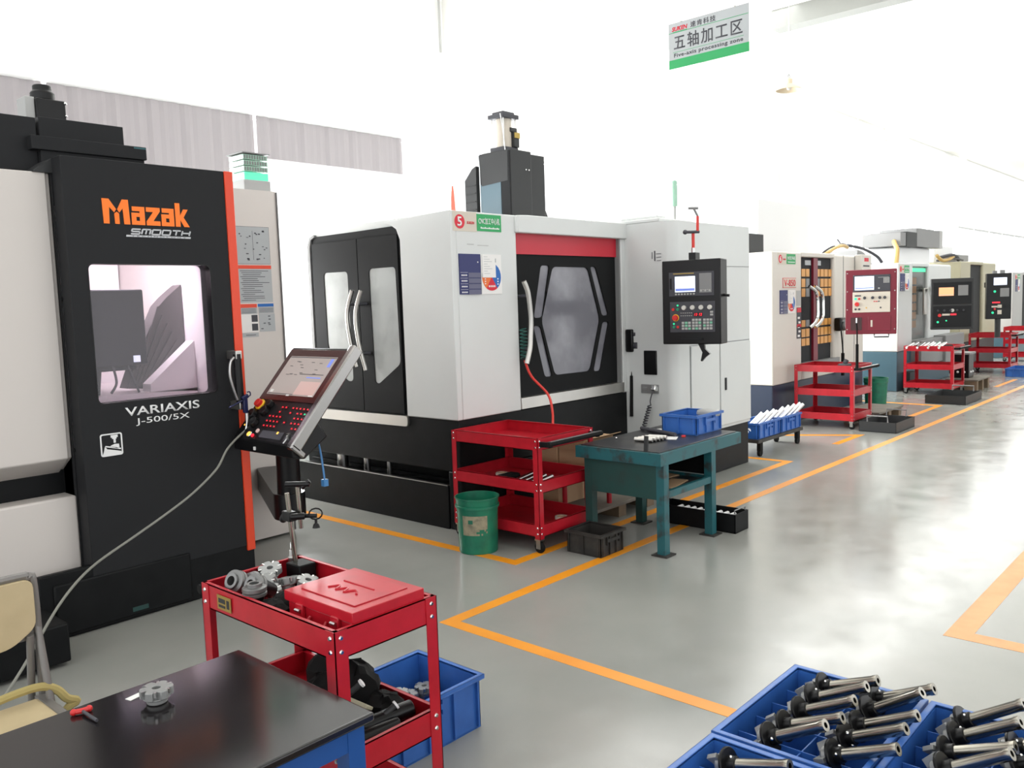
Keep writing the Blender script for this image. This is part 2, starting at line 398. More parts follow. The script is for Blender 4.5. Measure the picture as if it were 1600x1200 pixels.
# ---------------------------------------------------------------- the black machining centre at the left
t = thing('machining_centre', 'tall charcoal machining centre with orange trim, orange logo and a lit door window', 'machine', (2.2, 6.0, 0)); MZ = t
mb = MB().box(.6, 1.53, 4.37, 7.2, .02, .215).box(.6, 2.79, 4.80, 7.2, .0, .25).box(1.53, 2.79, 4.755, 4.80, 0, .36).box(1.60, 2.36, 4.74, 4.76, .02, .30)
part(mb, 'base', 'black', t, .012)
mb = MB().box(.6, 2.79, 6.45, 7.3, .25, 2.47).box(.6, 1.80, 5.02, 6.45, .25, 2.47).box(1.80, 2.79, 4.90, 6.45, .25, .98).box(1.80, 2.79, 4.90, 6.45, 2.30, 2.54)
part(mb, 'cabinet', 'black', t)
mb = MB().box(1.805, 1.83, 4.88, 6.45, .98, 2.30).box(2.765, 2.79, 4.88, 5.60, .98, 2.30).box(1.83, 2.79, 6.42, 6.45, .98, 2.30).box(1.83, 2.765, 4.88, 6.42, .98, 1.0).box(1.83, 2.765, 4.88, 6.42, 2.28, 2.30)
part(mb, 'chamber_lining', 'liner', t)
part(MB().box(2.0, 2.6, 5.36, 5.50, 2.25, 2.279), 'work_lamp', 'screen_white', t)
part(MB().box(2.03, 2.425, 5.25, 5.75, 1.40, 1.865).box(2.07, 2.38, 5.30, 5.70, 1.37, 1.40).box(2.1, 2.35, 5.75, 6.42, 1.5, 1.85).cyl((2.14, 5.45, 1.20), (2.14, 5.45, 1.37), .055, .075), 'spindle_head', 'spindle_dark', t, .01)
part(MB().box(2.335, 2.372, 5.235, 5.25, 1.42, 1.46), 'indicator', 'screen_white', t)
mb = MB().plate([(2.36, 1.245), (2.47, 1.235), (2.50, 1.27), (2.76, 1.50), (2.76, 1.90), (2.66, 1.82), (2.60, 1.76), (2.445, 1.454)], 'y', 5.42, 5.54)
for i in range(5):
    q = i/5
    mb.plate([(2.40+.10*q, 1.26+.0*q), (2.415+.10*q, 1.26), (2.60+.15*q, 1.74-.28*q+.02), (2.585+.15*q, 1.74-.28*q+.02)], 'y', 5.41, 5.42)
part(mb, 'slide_cover', 'slide_cover', t)
part(MB().plate([(2.45, 1.22), (2.764, 1.20), (2.764, 1.53), (2.455, 1.27)], 'y', 5.30, 5.41).box(1.84, 2.764, 5.3, 6.4, 1.0, 1.22), 'chute', 'liner', t)
part(MB().tube([(2.22, 5.28, 1.40), (2.23, 5.27, 1.30), (2.19, 5.26, 1.24)], .008).tube([(2.31, 5.28, 1.40), (2.34, 5.27, 1.30), (2.36, 5.26, 1.23)], .007), 'coolant_hose', 'ink', t)
ld = bpy.data.lights.new('work_light', 'AREA'); ld.shape = 'RECTANGLE'; ld.size = .55; ld.size_y = .3; ld.energy = 26; ld.color = (1, .93, .97)
lo = bpy.data.objects.new('work_light', ld); lo.location = (2.30, 5.43, 2.235); lo.rotation_euler = (R(38), 0, 0); S.collection.objects.link(lo)
# sliding door
d = part(MB().plate([(1.806, .25), (2.735, .25), (2.735, 2.548), (1.806, 2.548)], 'y', 4.75, 4.87, [rrect(1.905, 2.607, 1.228, 1.99, .03)]), 'door', 'charcoal', t, .004)
part(MB().plate(rrect(1.890, 2.622, 1.213, 2.005, .03), 'y', 4.80, 4.812), 'window_pane', 'machine_pane', d)
part(MB().plate(rrect(1.902, 2.610, 1.225, 1.993, .033), 'y', 4.749, 4.80, [rrect(1.908, 2.604, 1.231, 1.987, .03)]), 'window_seal', 'satin_black', d)
lettering('VARIAXIS', 'lettering', 'white_ink', d, 'y', 2.045, 2.483, 1.148, 1.197, 4.75, .012)
lettering('J-500/5X', 'lettering', 'white_ink', d, 'y', 2.100, 2.417, 1.088, 1.131, 4.75, .0)
# logo drawn as strokes
def strokes(mb, segs, th, y0=4.746, y1=4.7505):
    for (ax, az, bx, bz) in segs:
        v = Vector((bx-ax, bz-az)); n = Vector((-v.y, v.x)).normalized()*th/2
        mb.plate([(ax-n.x, az-n.y), (bx-n.x, bz-n.y), (bx+n.x, bz+n.y), (ax+n.x, az+n.y)], 'y', y0, y1)
mb = MB(); L0, Lb = 2.003, 2.206
def letter(x, segs, th=.026):
    for s_ in segs: strokes(mb, [(x+s_[0], Lb+s_[1], x+s_[2], Lb+s_[3])], th)
mb.plate([(2.003, 2.340), (2.040, 2.340), (2.077, 2.285), (2.066, 2.268), (2.040, 2.296), (2.037, 2.206), (2.007, 2.206)], 'y', 4.746, 4.7505)
mb.plate([(2.083, 2.285), (2.112, 2.340), (2.145, 2.340), (2.150, 2.206), (2.117, 2.206), (2.113, 2.292), (2.094, 2.268)], 'y', 4.746, 4.7505)
mb.plate([(2.066, 2.262), (2.080, 2.272), (2.092, 2.262), (2.092, 2.206), (2.068, 2.206)], 'y', 4.746, 4.7505)
for x in (2.160, 2.330):                                      # a
    mb.plate([(x+.004, 2.306), (x+.074, 2.306), (x+.074, 2.206), (x, 2.206), (x, 2.272), (x+.046, 2.272), (x+.046, 2.281), (x+.004, 2.281)], 'y', 4.746, 4.7505, [[(x+.026, 2.250), (x+.046, 2.250), (x+.046, 2.228), (x+.026, 2.228)]])
mb.plate([(2.243, 2.306), (2.322, 2.306), (2.322, 2.286), (2.282, 2.231), (2.322, 2.231), (2.322, 2.206), (2.243, 2.206), (2.243, 2.228), (2.283, 2.281), (2.243, 2.281)], 'y', 4.746, 4.7505)   # z
mb.plate([(2.413, 2.340), (2.441, 2.340), (2.441, 2.268), (2.462, 2.306), (2.490, 2.306), (2.462, 2.260), (2.496, 2.206), (2.464, 2.206), (2.441, 2.246), (2.441, 2.206), (2.413, 2.206)], 'y', 4.746, 4.7505)   # k
part(mb, 'logo', 'logo_orange', d, smooth=False)
mb = MB(); ox = 2.150; W_ = .056; st = .008
for i, ch in enumerate('SMOOTH'):
    x = ox + i*.0585; a, b, c, e = x, x+.046, 2.156, 2.182; k = .004
    G = {'S': [(a,e,b,e),(a,e,a,2.169),(a,2.169,b,2.169),(b,2.169,b,c),(a,c,b,c)], 'M': [(a,c,a,e),(b,c,b,e),(a,e,b,e),((a+b)/2,c,(a+b)/2,e)],
         'O': [(a,c,b,c),(a,e,b,e),(a,c,a,e),(b,c,b,e)], 'T': [(a,e,b,e),((a+b)/2,c,(a+b)/2,e)], 'H': [(a,c,a,e),(b,c,b,e),(a,2.169,b,2.169)]}[ch]
    strokes(mb, [(p[0]+(p[1]-c)*.35, p[1], p[2]+(p[3]-c)*.35, p[3]) for p in G], .0075)
mb.plate([(2.122, 2.139), (2.496, 2.139), (2.498, 2.149), (2.124, 2.149)], 'y', 4.746, 4.7505)
part(mb, 'lettering', 'silver_ink', d, smooth=False)
lettering('TECHNOLOGY', 'lettering', 'ink', d, 'y', 2.15, 2.47, 2.1412, 2.1468, 4.746, 0, 0, .001, 1.5)
mb = MB().plate(rrect(1.897, 2.016, .942, 1.066, .012), 'y', 4.746, 4.7505, [rrect(1.904, 2.009, .949, 1.059, .008)])
mb.plate([(1.955, 1.056), (1.992, 1.056), (1.992, 1.042), (1.985, 1.042), (1.985, 1.034), (1.962, 1.034), (1.962, 1.042), (1.955, 1.042)], 'y', 4.746, 4.7505)
mb.box(1.969, 1.980, 4.746, 4.7505, 1.012, 1.034).plate([(1.952, .998), (1.975, 1.006), (1.996, 1.004), (1.998, .985), (1.985, .980), (1.950, .993)], 'y', 4.746, 4.7505)
mb.plate([(1.920, .995), (2.004, .972), (2.006, .979), (1.925, 1.001)], 'y', 4.746, 4.7505).plate([(1.912, .965), (1.920, .995), (1.926, .990), (1.930, .982), (2.006, .962), (2.009, .949), (1.904, .949)], 'y', 4.746, 4.7505)
part(mb, 'pictogram', 'white_ink', d, smooth=False)
h = part(MB().cyl((2.700, 4.66, 1.155), (2.695, 4.66, 1.455), .024), 'door_handle', 'satin_black', d)
part(MB().box(2.677, 2.718, 4.64, 4.75, 1.424, 1.474).box(2.683, 2.722, 4.64, 4.75, 1.118, 1.168), 'handle_bracket', 'brushed', d, .004)
part(MB().box(2.735, 2.79, 4.742, 4.90, .22, 2.549), 'corner_trim', 'orange', t, .004)
# panels left of the door
mb = MB().plate([(4.87, .943), (4.87, 2.471), (5.1, 2.471), (5.24, .755), (5.18, .755)], 'x', .6, 1.775).plate([(4.895, .943), (4.895, 2.471), (5.1, 2.471), (5.24, .755), (5.2, .755)], 'x', 1.775, 1.800)
part(mb, 'upper_panel', 'warm_white', t, .006)
part(MB().box(.6, 1.80, 4.87, 5.02, .217, .736), 'lower_panel', 'warm_white', t, .012)
part(MB().box(1.800, 1.806, 4.87, 5.02, .25, 2.5), 'door_post', 'charcoal', t)
mb = MB()
for z in (1.805, .985): mb.cyl((1.802, 4.862, z), (1.830, 4.862, z), .011)
part(mb, 'bumper', 'rubber', t)
part(MB().box(2.0, 2.09, 4.739, 4.7405, .045, .07), 'sticker', 'teal_dark', t)
# panel right of the door
ol = [(2.80, 5.579)] + [(3.585+.08*math.sin(R(a)), 5.659-.08*math.cos(R(a))) for a in range(0, 91, 15)] + [(3.665, 7.2), (2.80, 7.2)]
part(MB().plate(ol, 'z', .02, 2.585), 'side_cabinet', 'warm_white', t)
part(MB().box(3.630, 3.634, 5.575, 5.60, .03, 2.58), 'panel_seam', 'mid_grey', t)
# warning labels
mb = MB()
def lab(x0, x1, z0, z1, k, d_=.0015): mb.m(k).box(x0, x1, 5.579-d_, 5.58, z0, z1)
lab(3.271, 3.547, 2.05, 2.32, 2); lab(3.273, 3.545, 2.052, 2.318, 0, .002); lab(3.276, 3.549, 1.772, 2.042, 0)
lab(3.276, 3.549, 2.016, 2.042, 1, .002); lab(3.278, 3.411, 1.735, 1.762, 1, .002); lab(3.420, 3.551, 1.74, 1.762, 3, .002)
lab(3.278, 3.413, 1.69, 1.735, 0); lab(3.423, 3.553, 1.69, 1.74, 0); lab(3.278, 3.415, 1.557, 1.688, 4); lab(3.425, 3.556, 1.557, 1.688, 0)
lab(3.28, 3.413, 1.522, 1.553, 0); lab(3.362, 3.411, 1.632, 1.682, 2, .003); lab(3.362, 3.411, 1.568, 1.618, 2, .003); lab(3.408, 3.4095, 2.08, 2.29, 2, .003)
random.seed(3)
for i in range(26):
    x = random.uniform(3.29, 3.52); z = random.uniform(2.07, 2.29); lab(x, x+random.uniform(.006, .02), z, z+random.uniform(.004, .009), 2, .003)
for i in range(16):
    z = 2.0 - i*.0142; lab(3.292+.01*(i % 3), 3.40+random.uniform(0, .13), z, z+.0035, 2, .003)
for i in range(4): lab(3.286, 3.40, 1.698+.009*i, 1.7005+.009*i, 2, .003); lab(3.43, 3.545, 1.70+.009*i, 1.7025+.009*i, 2, .003)
for i in range(6):
    x = random.uniform(3.435, 3.53); z = random.uniform(1.57, 1.67); lab(x, x+.018, z, z+.006, 2, .003)
lab(3.31, 3.39, 1.535, 1.539, 2, .003)
part(mb, 'warning_label', ['paper_grey', 'orange', 'ink', 'chart_blue', 'paper'], t, smooth=False)
# covers on top
part(MB().box(.6, 1.815, 5.06, 6.4, 2.5, 2.79).box(1.815, 2.385, 5.02, 6.3, 2.50, 2.615).box(1.765, 2.392, 5.0, 6.25, 2.612, 2.686).box(1.83, 2.29, 5.06, 6.2, 2.686, 2.80), 'top_cover', 'charcoal', t, .004)
part(MB().plate([(1.71, 2.47), (1.806, 2.47), (1.806, 2.545), (1.72, 2.48)], 'y', 4.86, 5.06), 'door_return', 'dark_grey', t)
part(MB().box(2.318, 2.388, 4.999, 5.0005, 2.672, 2.681), 'badge', 'teal', t)
mo = part(MB().box(1.895, 2.055, 5.25, 5.43, 2.8, 2.945).lathe([(.065, 0), (.065, .05), (.05, .055), (.05, .09), (.02, .092)], (1.965, 5.34, 2.945)), 'servo_motor', 'satin_black', t, .008)
part(MB().box(1.845, 1.895, 5.27, 5.40, 2.8, 2.95), 'terminal_box', 'light_grey', mo, .004)
part(MB().sphere((2.05, 5.245, 2.93), .009).sphere((2.05, 5.245, 2.86), .007), 'screw', 'chrome', mo)
lt = part(MB().box(3.385, 3.60, 5.60, 5.82, 2.585, 2.66), 'signal_tower', 'light_grey', t, .004)
part(MB().box(3.395, 3.59, 5.61, 5.81, 2.66, 2.715), 'lit_lens', 'lens_green', lt)
mb = MB()
for i in range(3):
    z = 2.722+i*.042; mb.box(3.395, 3.59, 5.61, 5.81, z, z+.036)
    for k in range(9): mb.m(1).box(3.40+.021*k, 3.41+.021*k, 5.606, 5.61, z+.006, z+.03); mb.m(0)
part(mb, 'unlit_lens', ['lens_clear', 'mid_grey'], lt)
part(MB().box(3.38, 3.605, 5.595, 5.825, 2.848, 2.856), 'tower_cap', 'mid_grey', lt)
# air line with blue blow gun hooked on the door handle
t = thing('blow_gun', 'dark blue air blow gun with a long grey hose hanging off the door handle', 'blow gun', (2.70, 4.6, .9))
part(MB().box(2.690, 2.718, 4.605, 4.628, 1.10, 1.19).rbox((2.705, 4.615, 1.195), (.045, .022, .025), Matrix.Rotation(R(-25), 3, 'Y')).rbox((2.64, 4.612, 1.160), (.10, .012, .010), Matrix.Rotation(R(-20), 3, 'Y')), 'gun_body', 'gun_blue', t, .005)
part(MB().tube([(2.715, 4.6, 1.20), (2.732, 4.6, 1.205), (2.730, 4.6, 1.225), (2.712, 4.6, 1.225)], .004), 'trigger', 'gun_blue', t)
part(MB().tube([(2.645, 4.60, 1.185), (2.622, 4.6, 1.26), (2.607, 4.60, 1.34), (2.615, 4.6, 1.41), (2.64, 4.6, 1.44)], .0075), 'nozzle_tube', 'steel', t)
part(MB().cyl((2.703, 4.6, 1.05), (2.703, 4.6, 1.10), .013).cyl((2.69, 4.6, 1.0), (2.702, 4.6, 1.05), .009), 'connector', 'steel', t)
part(MB().tube([(2.69, 4.6, 1.0), (2.60, 4.58, .97-.02), (2.53, 4.56, .90), (2.47, 4.55, .82), (2.395, 4.55, .755), (2.275, 4.55, .675), (2.10, 4.52, .60), (1.92, 4.48, .535), (1.70, 4.40, .47), (1.55, 4.30, .42), (1.40, 4.18, .34), (1.2, 4.0, .2), (1.0, 3.9, .03)], .0065, 8, 5), 'hose', 'hose_grey', t)

# tilted operator console of that machine, on its arm
t = thing('operator_console', 'tilted black operator console with large screen and red lit keys on a swing arm', 'control panel', (2.95, 4.36, .44))
sl = Vector((.46, 0, .517)).normalized(); nr = Vector((-sl.z, 0, sl.x)); B0 = Vector((2.64, 4.04, .955))
fr = Matrix(((0, sl.x, nr.x), (-1, 0, 0), (0, sl.z, nr.z)))      # columns: along the right-hand edge direction, up the slope, out of the face
def cp(u, v, w): return B0 + Vector((0, u, 0)) + sl*v + nr*w      # u = towards the wall from the near edge, v up the slope, w off the face
def cbox(mb, u0, u1, v0, v1, w0, w1):
    v = [mb.bm.verts.new(cp(*p)) for p in ((u0,v0,w0),(u1,v0,w0),(u1,v1,w0),(u0,v1,w0),(u0,v0,w1),(u1,v0,w1),(u1,v1,w1),(u0,v1,w1))]
    for f in ((0,3,2,1),(4,5,6,7),(0,1,5,4),(1,2,6,5),(2,3,7,6),(3,0,4,7)): mb._f([v[i] for i in f])
    return mb
UW, VL = .63, .69
part(cbox(MB(), 0, UW, 0, VL, -.06, 0).plate([(2.64, .955), (2.64, .885), (2.72, .87), (2.88, .98), (2.80, 1.10)], 'y', 4.045, 4.665), 'housing', 'satin_black', t, .008)
part(cbox(cbox(MB(), -.022, .028, -.01, VL+.01, -.05, .022), -.022, .028, -.022, .012, -.09, .02), 'edge_rail', 'rail_metal', t, .008)
part(cbox(MB(), .03, UW-.01, .285, VL-.02, 0, .006), 'screen_bezel', 'bezel_maroon', t, .002)
sc = part(cbox(MB(), .09, UW-.06, .325, VL-.075, .006, .008), 'screen', 'screen_grey', t)
mb = MB()
mb.m(0); cbox(mb, .10, .30, .335, .43, .008, .0086); mb.m(1); cbox(mb, .13, .27, .455, .462, .008, .009); cbox(mb, .11, .14, .54, .60, .008, .009)
mb.m(2); cbox(mb, .12, .36, .48, .484, .008, .009); cbox(mb, .30, UW-.065, .33, .334, .008, .009); cbox(mb, .09, UW-.06, VL-.085, VL-.08, .008, .009)
mb.m(3); cbox(mb, .10, .14, .327, .334, .008, .009); cbox(mb, .33, .36, .32, .33, .008, .009); cbox(mb, .52, .55, .34, .36, .008, .009)
random.seed(5)
for i in range(14):
    u = random.uniform(.2, .5); v = random.uniform(.46, .58); mb.m(2); cbox(mb, u, u+.03, v, v+.003, .008, .009)
part(mb, 'screen_graphics', ['screen_pink', 'screen_blue', 'ink', 'paper'], sc, smooth=False)
mb = MB(); random.seed(2)
for r_ in range(5):
    for c_ in range(10):
        if (r_ in (0,) and c_ in (4, 5)) or (r_ in (3, 4) and c_ > 7) or (c_ == 5) or random.random() < .18: continue
        u = .06 + c_*.036; v = .10 + r_*.034
        if (r_, c_) in ((3, 0), (0, 3)): mb.m(1)
        else: mb.m(0)
        cbox(mb, u+.003, u+.012, v+.003, v+.010, 0, .006); mb.m(2); cbox(mb, u-.005, u+.020, v-.005, v+.019, 0, .003)
part(mb, 'keypad', ['led_red', 'led_green', 'bezel_maroon'], t, smooth=False)
def knob(u, v, r, h, m, name, r1=None, par=None):
    part(MB().cyl(cp(u, v, 0), cp(u, v, h), r, r1), name, m, par or t, .003)
knob(.565, .245, .036, .012, 'button_yellow', 'stop_collar'); knob(.565, .245, .026, .035, 'button_red', 'emergency_stop')
for u, v, r in ((.575, .165, .042), (.47, .20, .034), (.50, .115, .034), (.455, .25, .026)): knob(u, v, r, .028, 'satin_black', 'dial', r*.85)
knob(.475, .035, .021, .01, 'chrome', 'button_ring'); knob(.475, .035, .016, .014, 'led_amber', 'start_button'); knob(.415, .065, .014, .010, 'screen_pink', 'stop_button'); knob(.435, .03, .011, .010, 'led_red', 'lit_button')
part(cbox(cbox(MB(), .15, .37, .025, .075, 0, .004), .04, .12, .03, .07, 0, .003), 'card_slot', 'ink', t, .002)
part(cbox(cbox(MB(), .58, .595, .09, .10, 0, .004), .20, .215, .06, .075, .004, .006), 'indicator', 'led_amber', t)
part(MB().tube([cp(.06, .05, .0), cp(.06, .045, .03), cp(.065, .03, .02), cp(.07, .0, .02)], .004).rbox(cp(.062, .05, .02), (.02, .02, .03), Matrix.Identity(3)), 'key', 'steel', t)
part(MB().box(2.632, 2.64, 4.42, 4.435, .90, .92), 'port', 'paper', t)
part(MB().cyl((3.0, 4.66, .41), (2.98, 4.62, 1.02), .075, .072, 24), 'support_column', 'satin_black', t, .01)
ad = Vector((.48, 1.0, 0)).normalized(); an = Vector((ad.y, -ad.x, 0)); c0 = Vector((3.0, 4.66, 0)); mb = MB()
ol = [c0 + ad*1.0 + an*.10, c0 + an*.10] + [c0 + an*.10*math.cos(R(a)) - ad*.10*math.sin(R(a)) for a in range(15, 180, 15)] + [c0 - an*.10, c0 + ad*1.0 - an*.10]
part(mb.plate([(p.x, p.y) for p in ol], 'z', .39, .555), 'swing_arm', 'satin_black', t, .012)
solo(MB().tube([(2.84, 4.30, 1.03), (2.885, 4.235, 1.015), (2.90, 4.19, .97), (2.90, 4.155, .88), (2.90, 4.135, .77), (2.90, 4.128, .71)], .006).box(2.885, 2.915, 4.112, 4.142, .675, .715), 'network_cable', 'hose_blue', 'thin blue cable with plug dangling under the tilted console', 'cable', (2.90, 4.13, .675))
# ---------------------------------------------------------------- big white machine with double doors and hexagon window
def stickers(t, x0, z0, y=4.52, num='5', sc=1.0, full=True, dz=.30):
    """shop-floor signs: number plate, green name plate, blue board with wheel chart; x0, z0 = upper left corner"""
    s = sc
    n = part(MB().m(1).box(x0-.06*s, x0+.19*s, y-.0015, y, z0-.135*s, z0+.01*s).m(0).box(x0+.19*s, x0+.46*s, y-.003, y, z0-.127*s, z0).m(2).lathe([(.052*s, 0), (.052*s, .003)], (x0+.01*s, y, z0-.065*s), (0, -1, 0), 24), 'name_plate', ['sign_green', 'beige', 'sign_red'], t, smooth=False)
    if num: lettering(num, 'lettering', 'white_ink', n, 'y', x0-.014*s, x0+.032*s, z0-.10*s, z0-.03*s, y-.003, .02)
    lettering('CNC加工中心机', 'lettering', 'white_ink', n, 'y', x0+.21*s, x0+.44*s, z0-.075*s, z0-.025*s, y-.003, .0015)
    mb = MB()
    for k in range(14): mb.box(x0+(.23+.015*k)*s, x0+(.241+.015*k)*s, y-.004, y-.0025, z0-.108*s, z0-(.099 if k % 3 else .095)*s)
    part(mb, 'small_print', 'white_ink', n)
    lettering('SUKEN', 'lettering', 'sign_red', n, 'y', x0+.085*s, x0+.165*s, z0-.08*s, z0-.06*s, y-.0015, .02, .2)
    if not full: return
    bx, bz = x0-.015*s, z0-dz*s
    mb = MB().m(0).box(bx, bx+.225*s, y-.008, y, bz-.30*s, bz)
    for i in range(4):
        za = bz-.145*s-i*.042*s; mb.m(1).box(bx+.09*s, bx+.22*s, y-.011, y, za-.03*s, za+.006*s)
        for k in range(4): mb.m(2).box(bx+.018*s+.016*s*k, bx+.028*s+.016*s*k, y-.009, y, za-.018*s, za-.008*s)
        mb.m(2).box(bx+.008*s, bx+.085*s, y-.009, y, za+.0065*s, za+.008*s)
    mb.m(2).box(bx+.19*s, bx+.20*s, y-.009, y, bz-.065*s, bz-.055*s)
    part(mb, 'status_board', ['sign_blue', 'slot_blue', 'paper'], t, smooth=False)
    wx, wz = bx+.345*s, bz-.17*s; r = .105*s
    mb = MB().m(0).box(bx+.235*s, bx+.46*s, y-.004, y, bz-.30*s, bz-.0)
    for a0, a1, k in ((235, 305, 1), (180, 235, 2), (-55, 75, 3), (75, 180, 4)):
        pts = [(wx, wz)] + [(wx+r*math.cos(R(a)), wz+r*math.sin(R(a))) for a in [a0+(a1-a0)*i/8 for i in range(9)]]
        mb.m(k).plate(pts, 'y', y-.006, y-.003)
    for k in range(4): mb.m(0).box(wx-.036*s+.02*s*k, wx-.024*s+.02*s*k, y-.0075, y-.005, wz-.078*s, wz-.064*s)
    for k in range(3): mb.m(0).box(wx+.062*s, wx+.074*s, y-.0075, y-.005, wz-.02*s-.02*s*k, wz-.01*s-.02*s*k); mb.m(0).box(wx-.078*s, wx-.066*s, y-.0075, y-.005, wz-.02*s-.018*s*k, wz-.012*s-.018*s*k)
    mb.m(0).box(bx+.245*s, bx+.39*s, y-.009, y-.004, wz-.005*s, bz+.0).m(5)
    for k in range(8): mb.box(bx+.26*s, bx+(.30+.05*(k % 3)/2)*s, y-.010, y-.008, bz-.02*s-.018*s*k, bz-.017*s-.018*s*k)
    mb.m(5).box(bx+.385*s, bx+.393*s, y-.011, y-.008, bz-.06*s, bz-.03*s)
    part(mb, 'wheel_chart', ['paper', 'sign_red', 'chart_orange', 'chart_blue', 'paper_grey', 'paper_grey'], t, smooth=False)

t = thing('machining_centre', 'big white machining centre with black double doors, red band and hexagon window', 'machine', (5.6, 5.6, 0)); M2 = t
part(MB().box(4.40, 6.77, 4.53, 7.0, .45, .848).box(4.75, 6.77, 4.53, 7.0, 0, .45).box(4.40, 4.75, 4.53, 4.66, 0, .45).box(6.6, 8.03, 4.02, 5.7, .0, .43), 'base', 'black', t, .008)
part(MB().plate([(4.67, .0), (6.9, .0), (6.9, .335), (4.67, .335)], 'x', 4.395, 4.42).box(4.42, 4.74, 4.67, 6.9, 0, .03).box(4.72, 4.745, 4.67, 6.9, 0, .3).box(4.42, 4.74, 4.67, 4.69, 0, .335), 'chip_tray', 'black', t, .004)
part(MB().box(4.392, 4.424, 4.67, 6.9, .335, .342), 'tray_rim', 'steel', t)
part(MB().box(4.43, 4.72, 4.7, 6.88, .25, .27), 'coolant', 'satin_black', t)
for y_, r_ in ((5.9, .03), (5.6, .02), (6.25, .05)): part(MB().cyl((4.60, y_, .27), (4.60, y_, .47), r_), 'coolant_pipe', 'steel', t)
# enclosure: left column with its rolled side, header, right jamb, roof
side = [(4.52, .846), (5.09, .846), (5.09, 2.22), (5.13, 2.305), (5.20, 2.345), (5.28, 2.368), (4.9, 2.388), (4.52, 2.395)]
part(MB().plate(side, 'x', 4.385, 4.44).box(4.44, 5.10, 4.52, 4.60, .846, 2.394).plate([(5.10, 2.258), (6.77, 2.258), (6.77, 2.40), (5.22, 2.40), (5.10, 2.394)], 'y', 4.495, 4.60).box(6.54, 6.77, 4.52, 4.60, .846, 2.26).box(5.08, 5.14, 4.50, 4.60, 2.26, 2.39), 'enclosure', 'white_paint', t, .008)
part(MB().box(4.42, 6.77, 4.60, 6.3, 2.27, 2.39).box(6.2, 6.77, 4.60, 6.3, .85, 2.27).box(4.44, 6.6, 6.2, 6.35, .85, 2.3).box(5.0, 6.6, 5.4, 6.2, .85, 2.27), 'roof', 'white_paint', t)
part(MB().box(5.10, 6.52, 4.56, 4.60, 2.095, 2.258), 'header_band', 'band_red', t)
hd = part(MB().plate([(5.10, .94), (6.52, .94), (6.52, 2.10), (5.10, 2.10)], 'y', 4.575, 4.605, [rpoly([(5.615, 2.001), (6.103, 1.999), (6.271, 1.537), (6.103, 1.080), (5.607, 1.085), (5.450, 1.55)], .05),
    rpoly([(5.461, 2.01), (5.577, 2.010), (5.461, 1.578), (5.352, 1.578)], .03), rpoly([(5.343, 1.515), (5.435, 1.508), (5.573, 1.076), (5.472, 1.082)], .03),
    rpoly([(6.141, 2.007), (6.222, 2.006), (6.403, 1.567), (6.303, 1.567)], .03), rpoly([(6.310, 1.511), (6.406, 1.508), (6.257, 1.069), (6.154, 1.073)], .03)]), 'sliding_door', 'door_black', t, .003)
part(MB().plate(rpoly([(5.60, 2.015), (6.115, 2.013), (6.288, 1.537), (6.115, 1.066), (5.593, 1.070), (5.434, 1.55)], .05), 'y', 4.586, 4.598), 'hexagon_pane', 'smoke_pane', hd)
for q in ([(5.455, 2.016), (5.59, 2.016), (5.47, 1.57), (5.34, 1.57)], [(5.334, 1.523), (5.445, 1.515), (5.586, 1.07), (5.465, 1.075)], [(6.132, 2.014), (6.228, 2.014), (6.414, 1.56), (6.298, 1.56)], [(6.305, 1.518), (6.414, 1.515), (6.262, 1.062), (6.145, 1.066)]):
    part(MB().plate(q, 'y', 4.588, 4.600), 'slanted_pane', 'smoke_pane', hd)
part(MB().tube([(5.085, 4.44, 1.875), (5.118, 4.43, 1.79), (5.140, 4.43, 1.66), (5.146, 4.43, 1.55), (5.135, 4.43, 1.44), (5.122, 4.43, 1.34), (5.090, 4.44, 1.225)], .020, 10), 'curved_handle', 'brushed', hd)
for z_ in (1.76, 1.34): part(MB().cyl((5.13, 4.44, z_), (5.13, 4.58, z_), .012), 'handle_stud', 'ink', hd)
part(MB().box(5.10, 6.545, 4.515, 4.60, .852, .942), 'door_sill', 'brushed', t, .002)
part(MB().box(6.52, 6.55, 4.53, 4.60, .94, 2.258), 'door_seal', 'mid_grey', t)
# black doors on the side
ol = [(5.085, .835), (5.085, 2.21), (5.12, 2.29), (5.20, 2.335), (5.63, 2.330), (6.20, 2.328), (6.27, 2.30), (6.295, 2.24), (6.295, .835)]
part(MB().plate(ol, 'x', 4.405, 4.43).box(4.43, 5.0, 5.085, 6.29, .85, .9), 'side_panel', 'door_black', t)
part(MB().plate([(6.285, .835), (6.32, .835), (6.32, 2.25), (6.28, 2.325), (6.22, 2.345), (6.215, 2.325), (6.265, 2.305), (6.285, 2.24)], 'x', 4.39, 4.43), 'side_trim', 'mid_grey', t)
WL = rpoly([(6.10, 2.016), (5.80, 2.012), (5.764, 1.743), (5.761, 1.10), (6.05, 1.37), (6.10, 1.70)], .04)
WL = rpoly([(6.105, 2.016), (5.775, 2.012), (5.764, 1.10), (5.85, 1.095), (6.095, 1.381)], .04)
WR = rpoly([(5.494, 2.02), (5.165, 2.019), (5.151, 1.26), (5.430, 1.09), (5.476, 1.10)], .04)
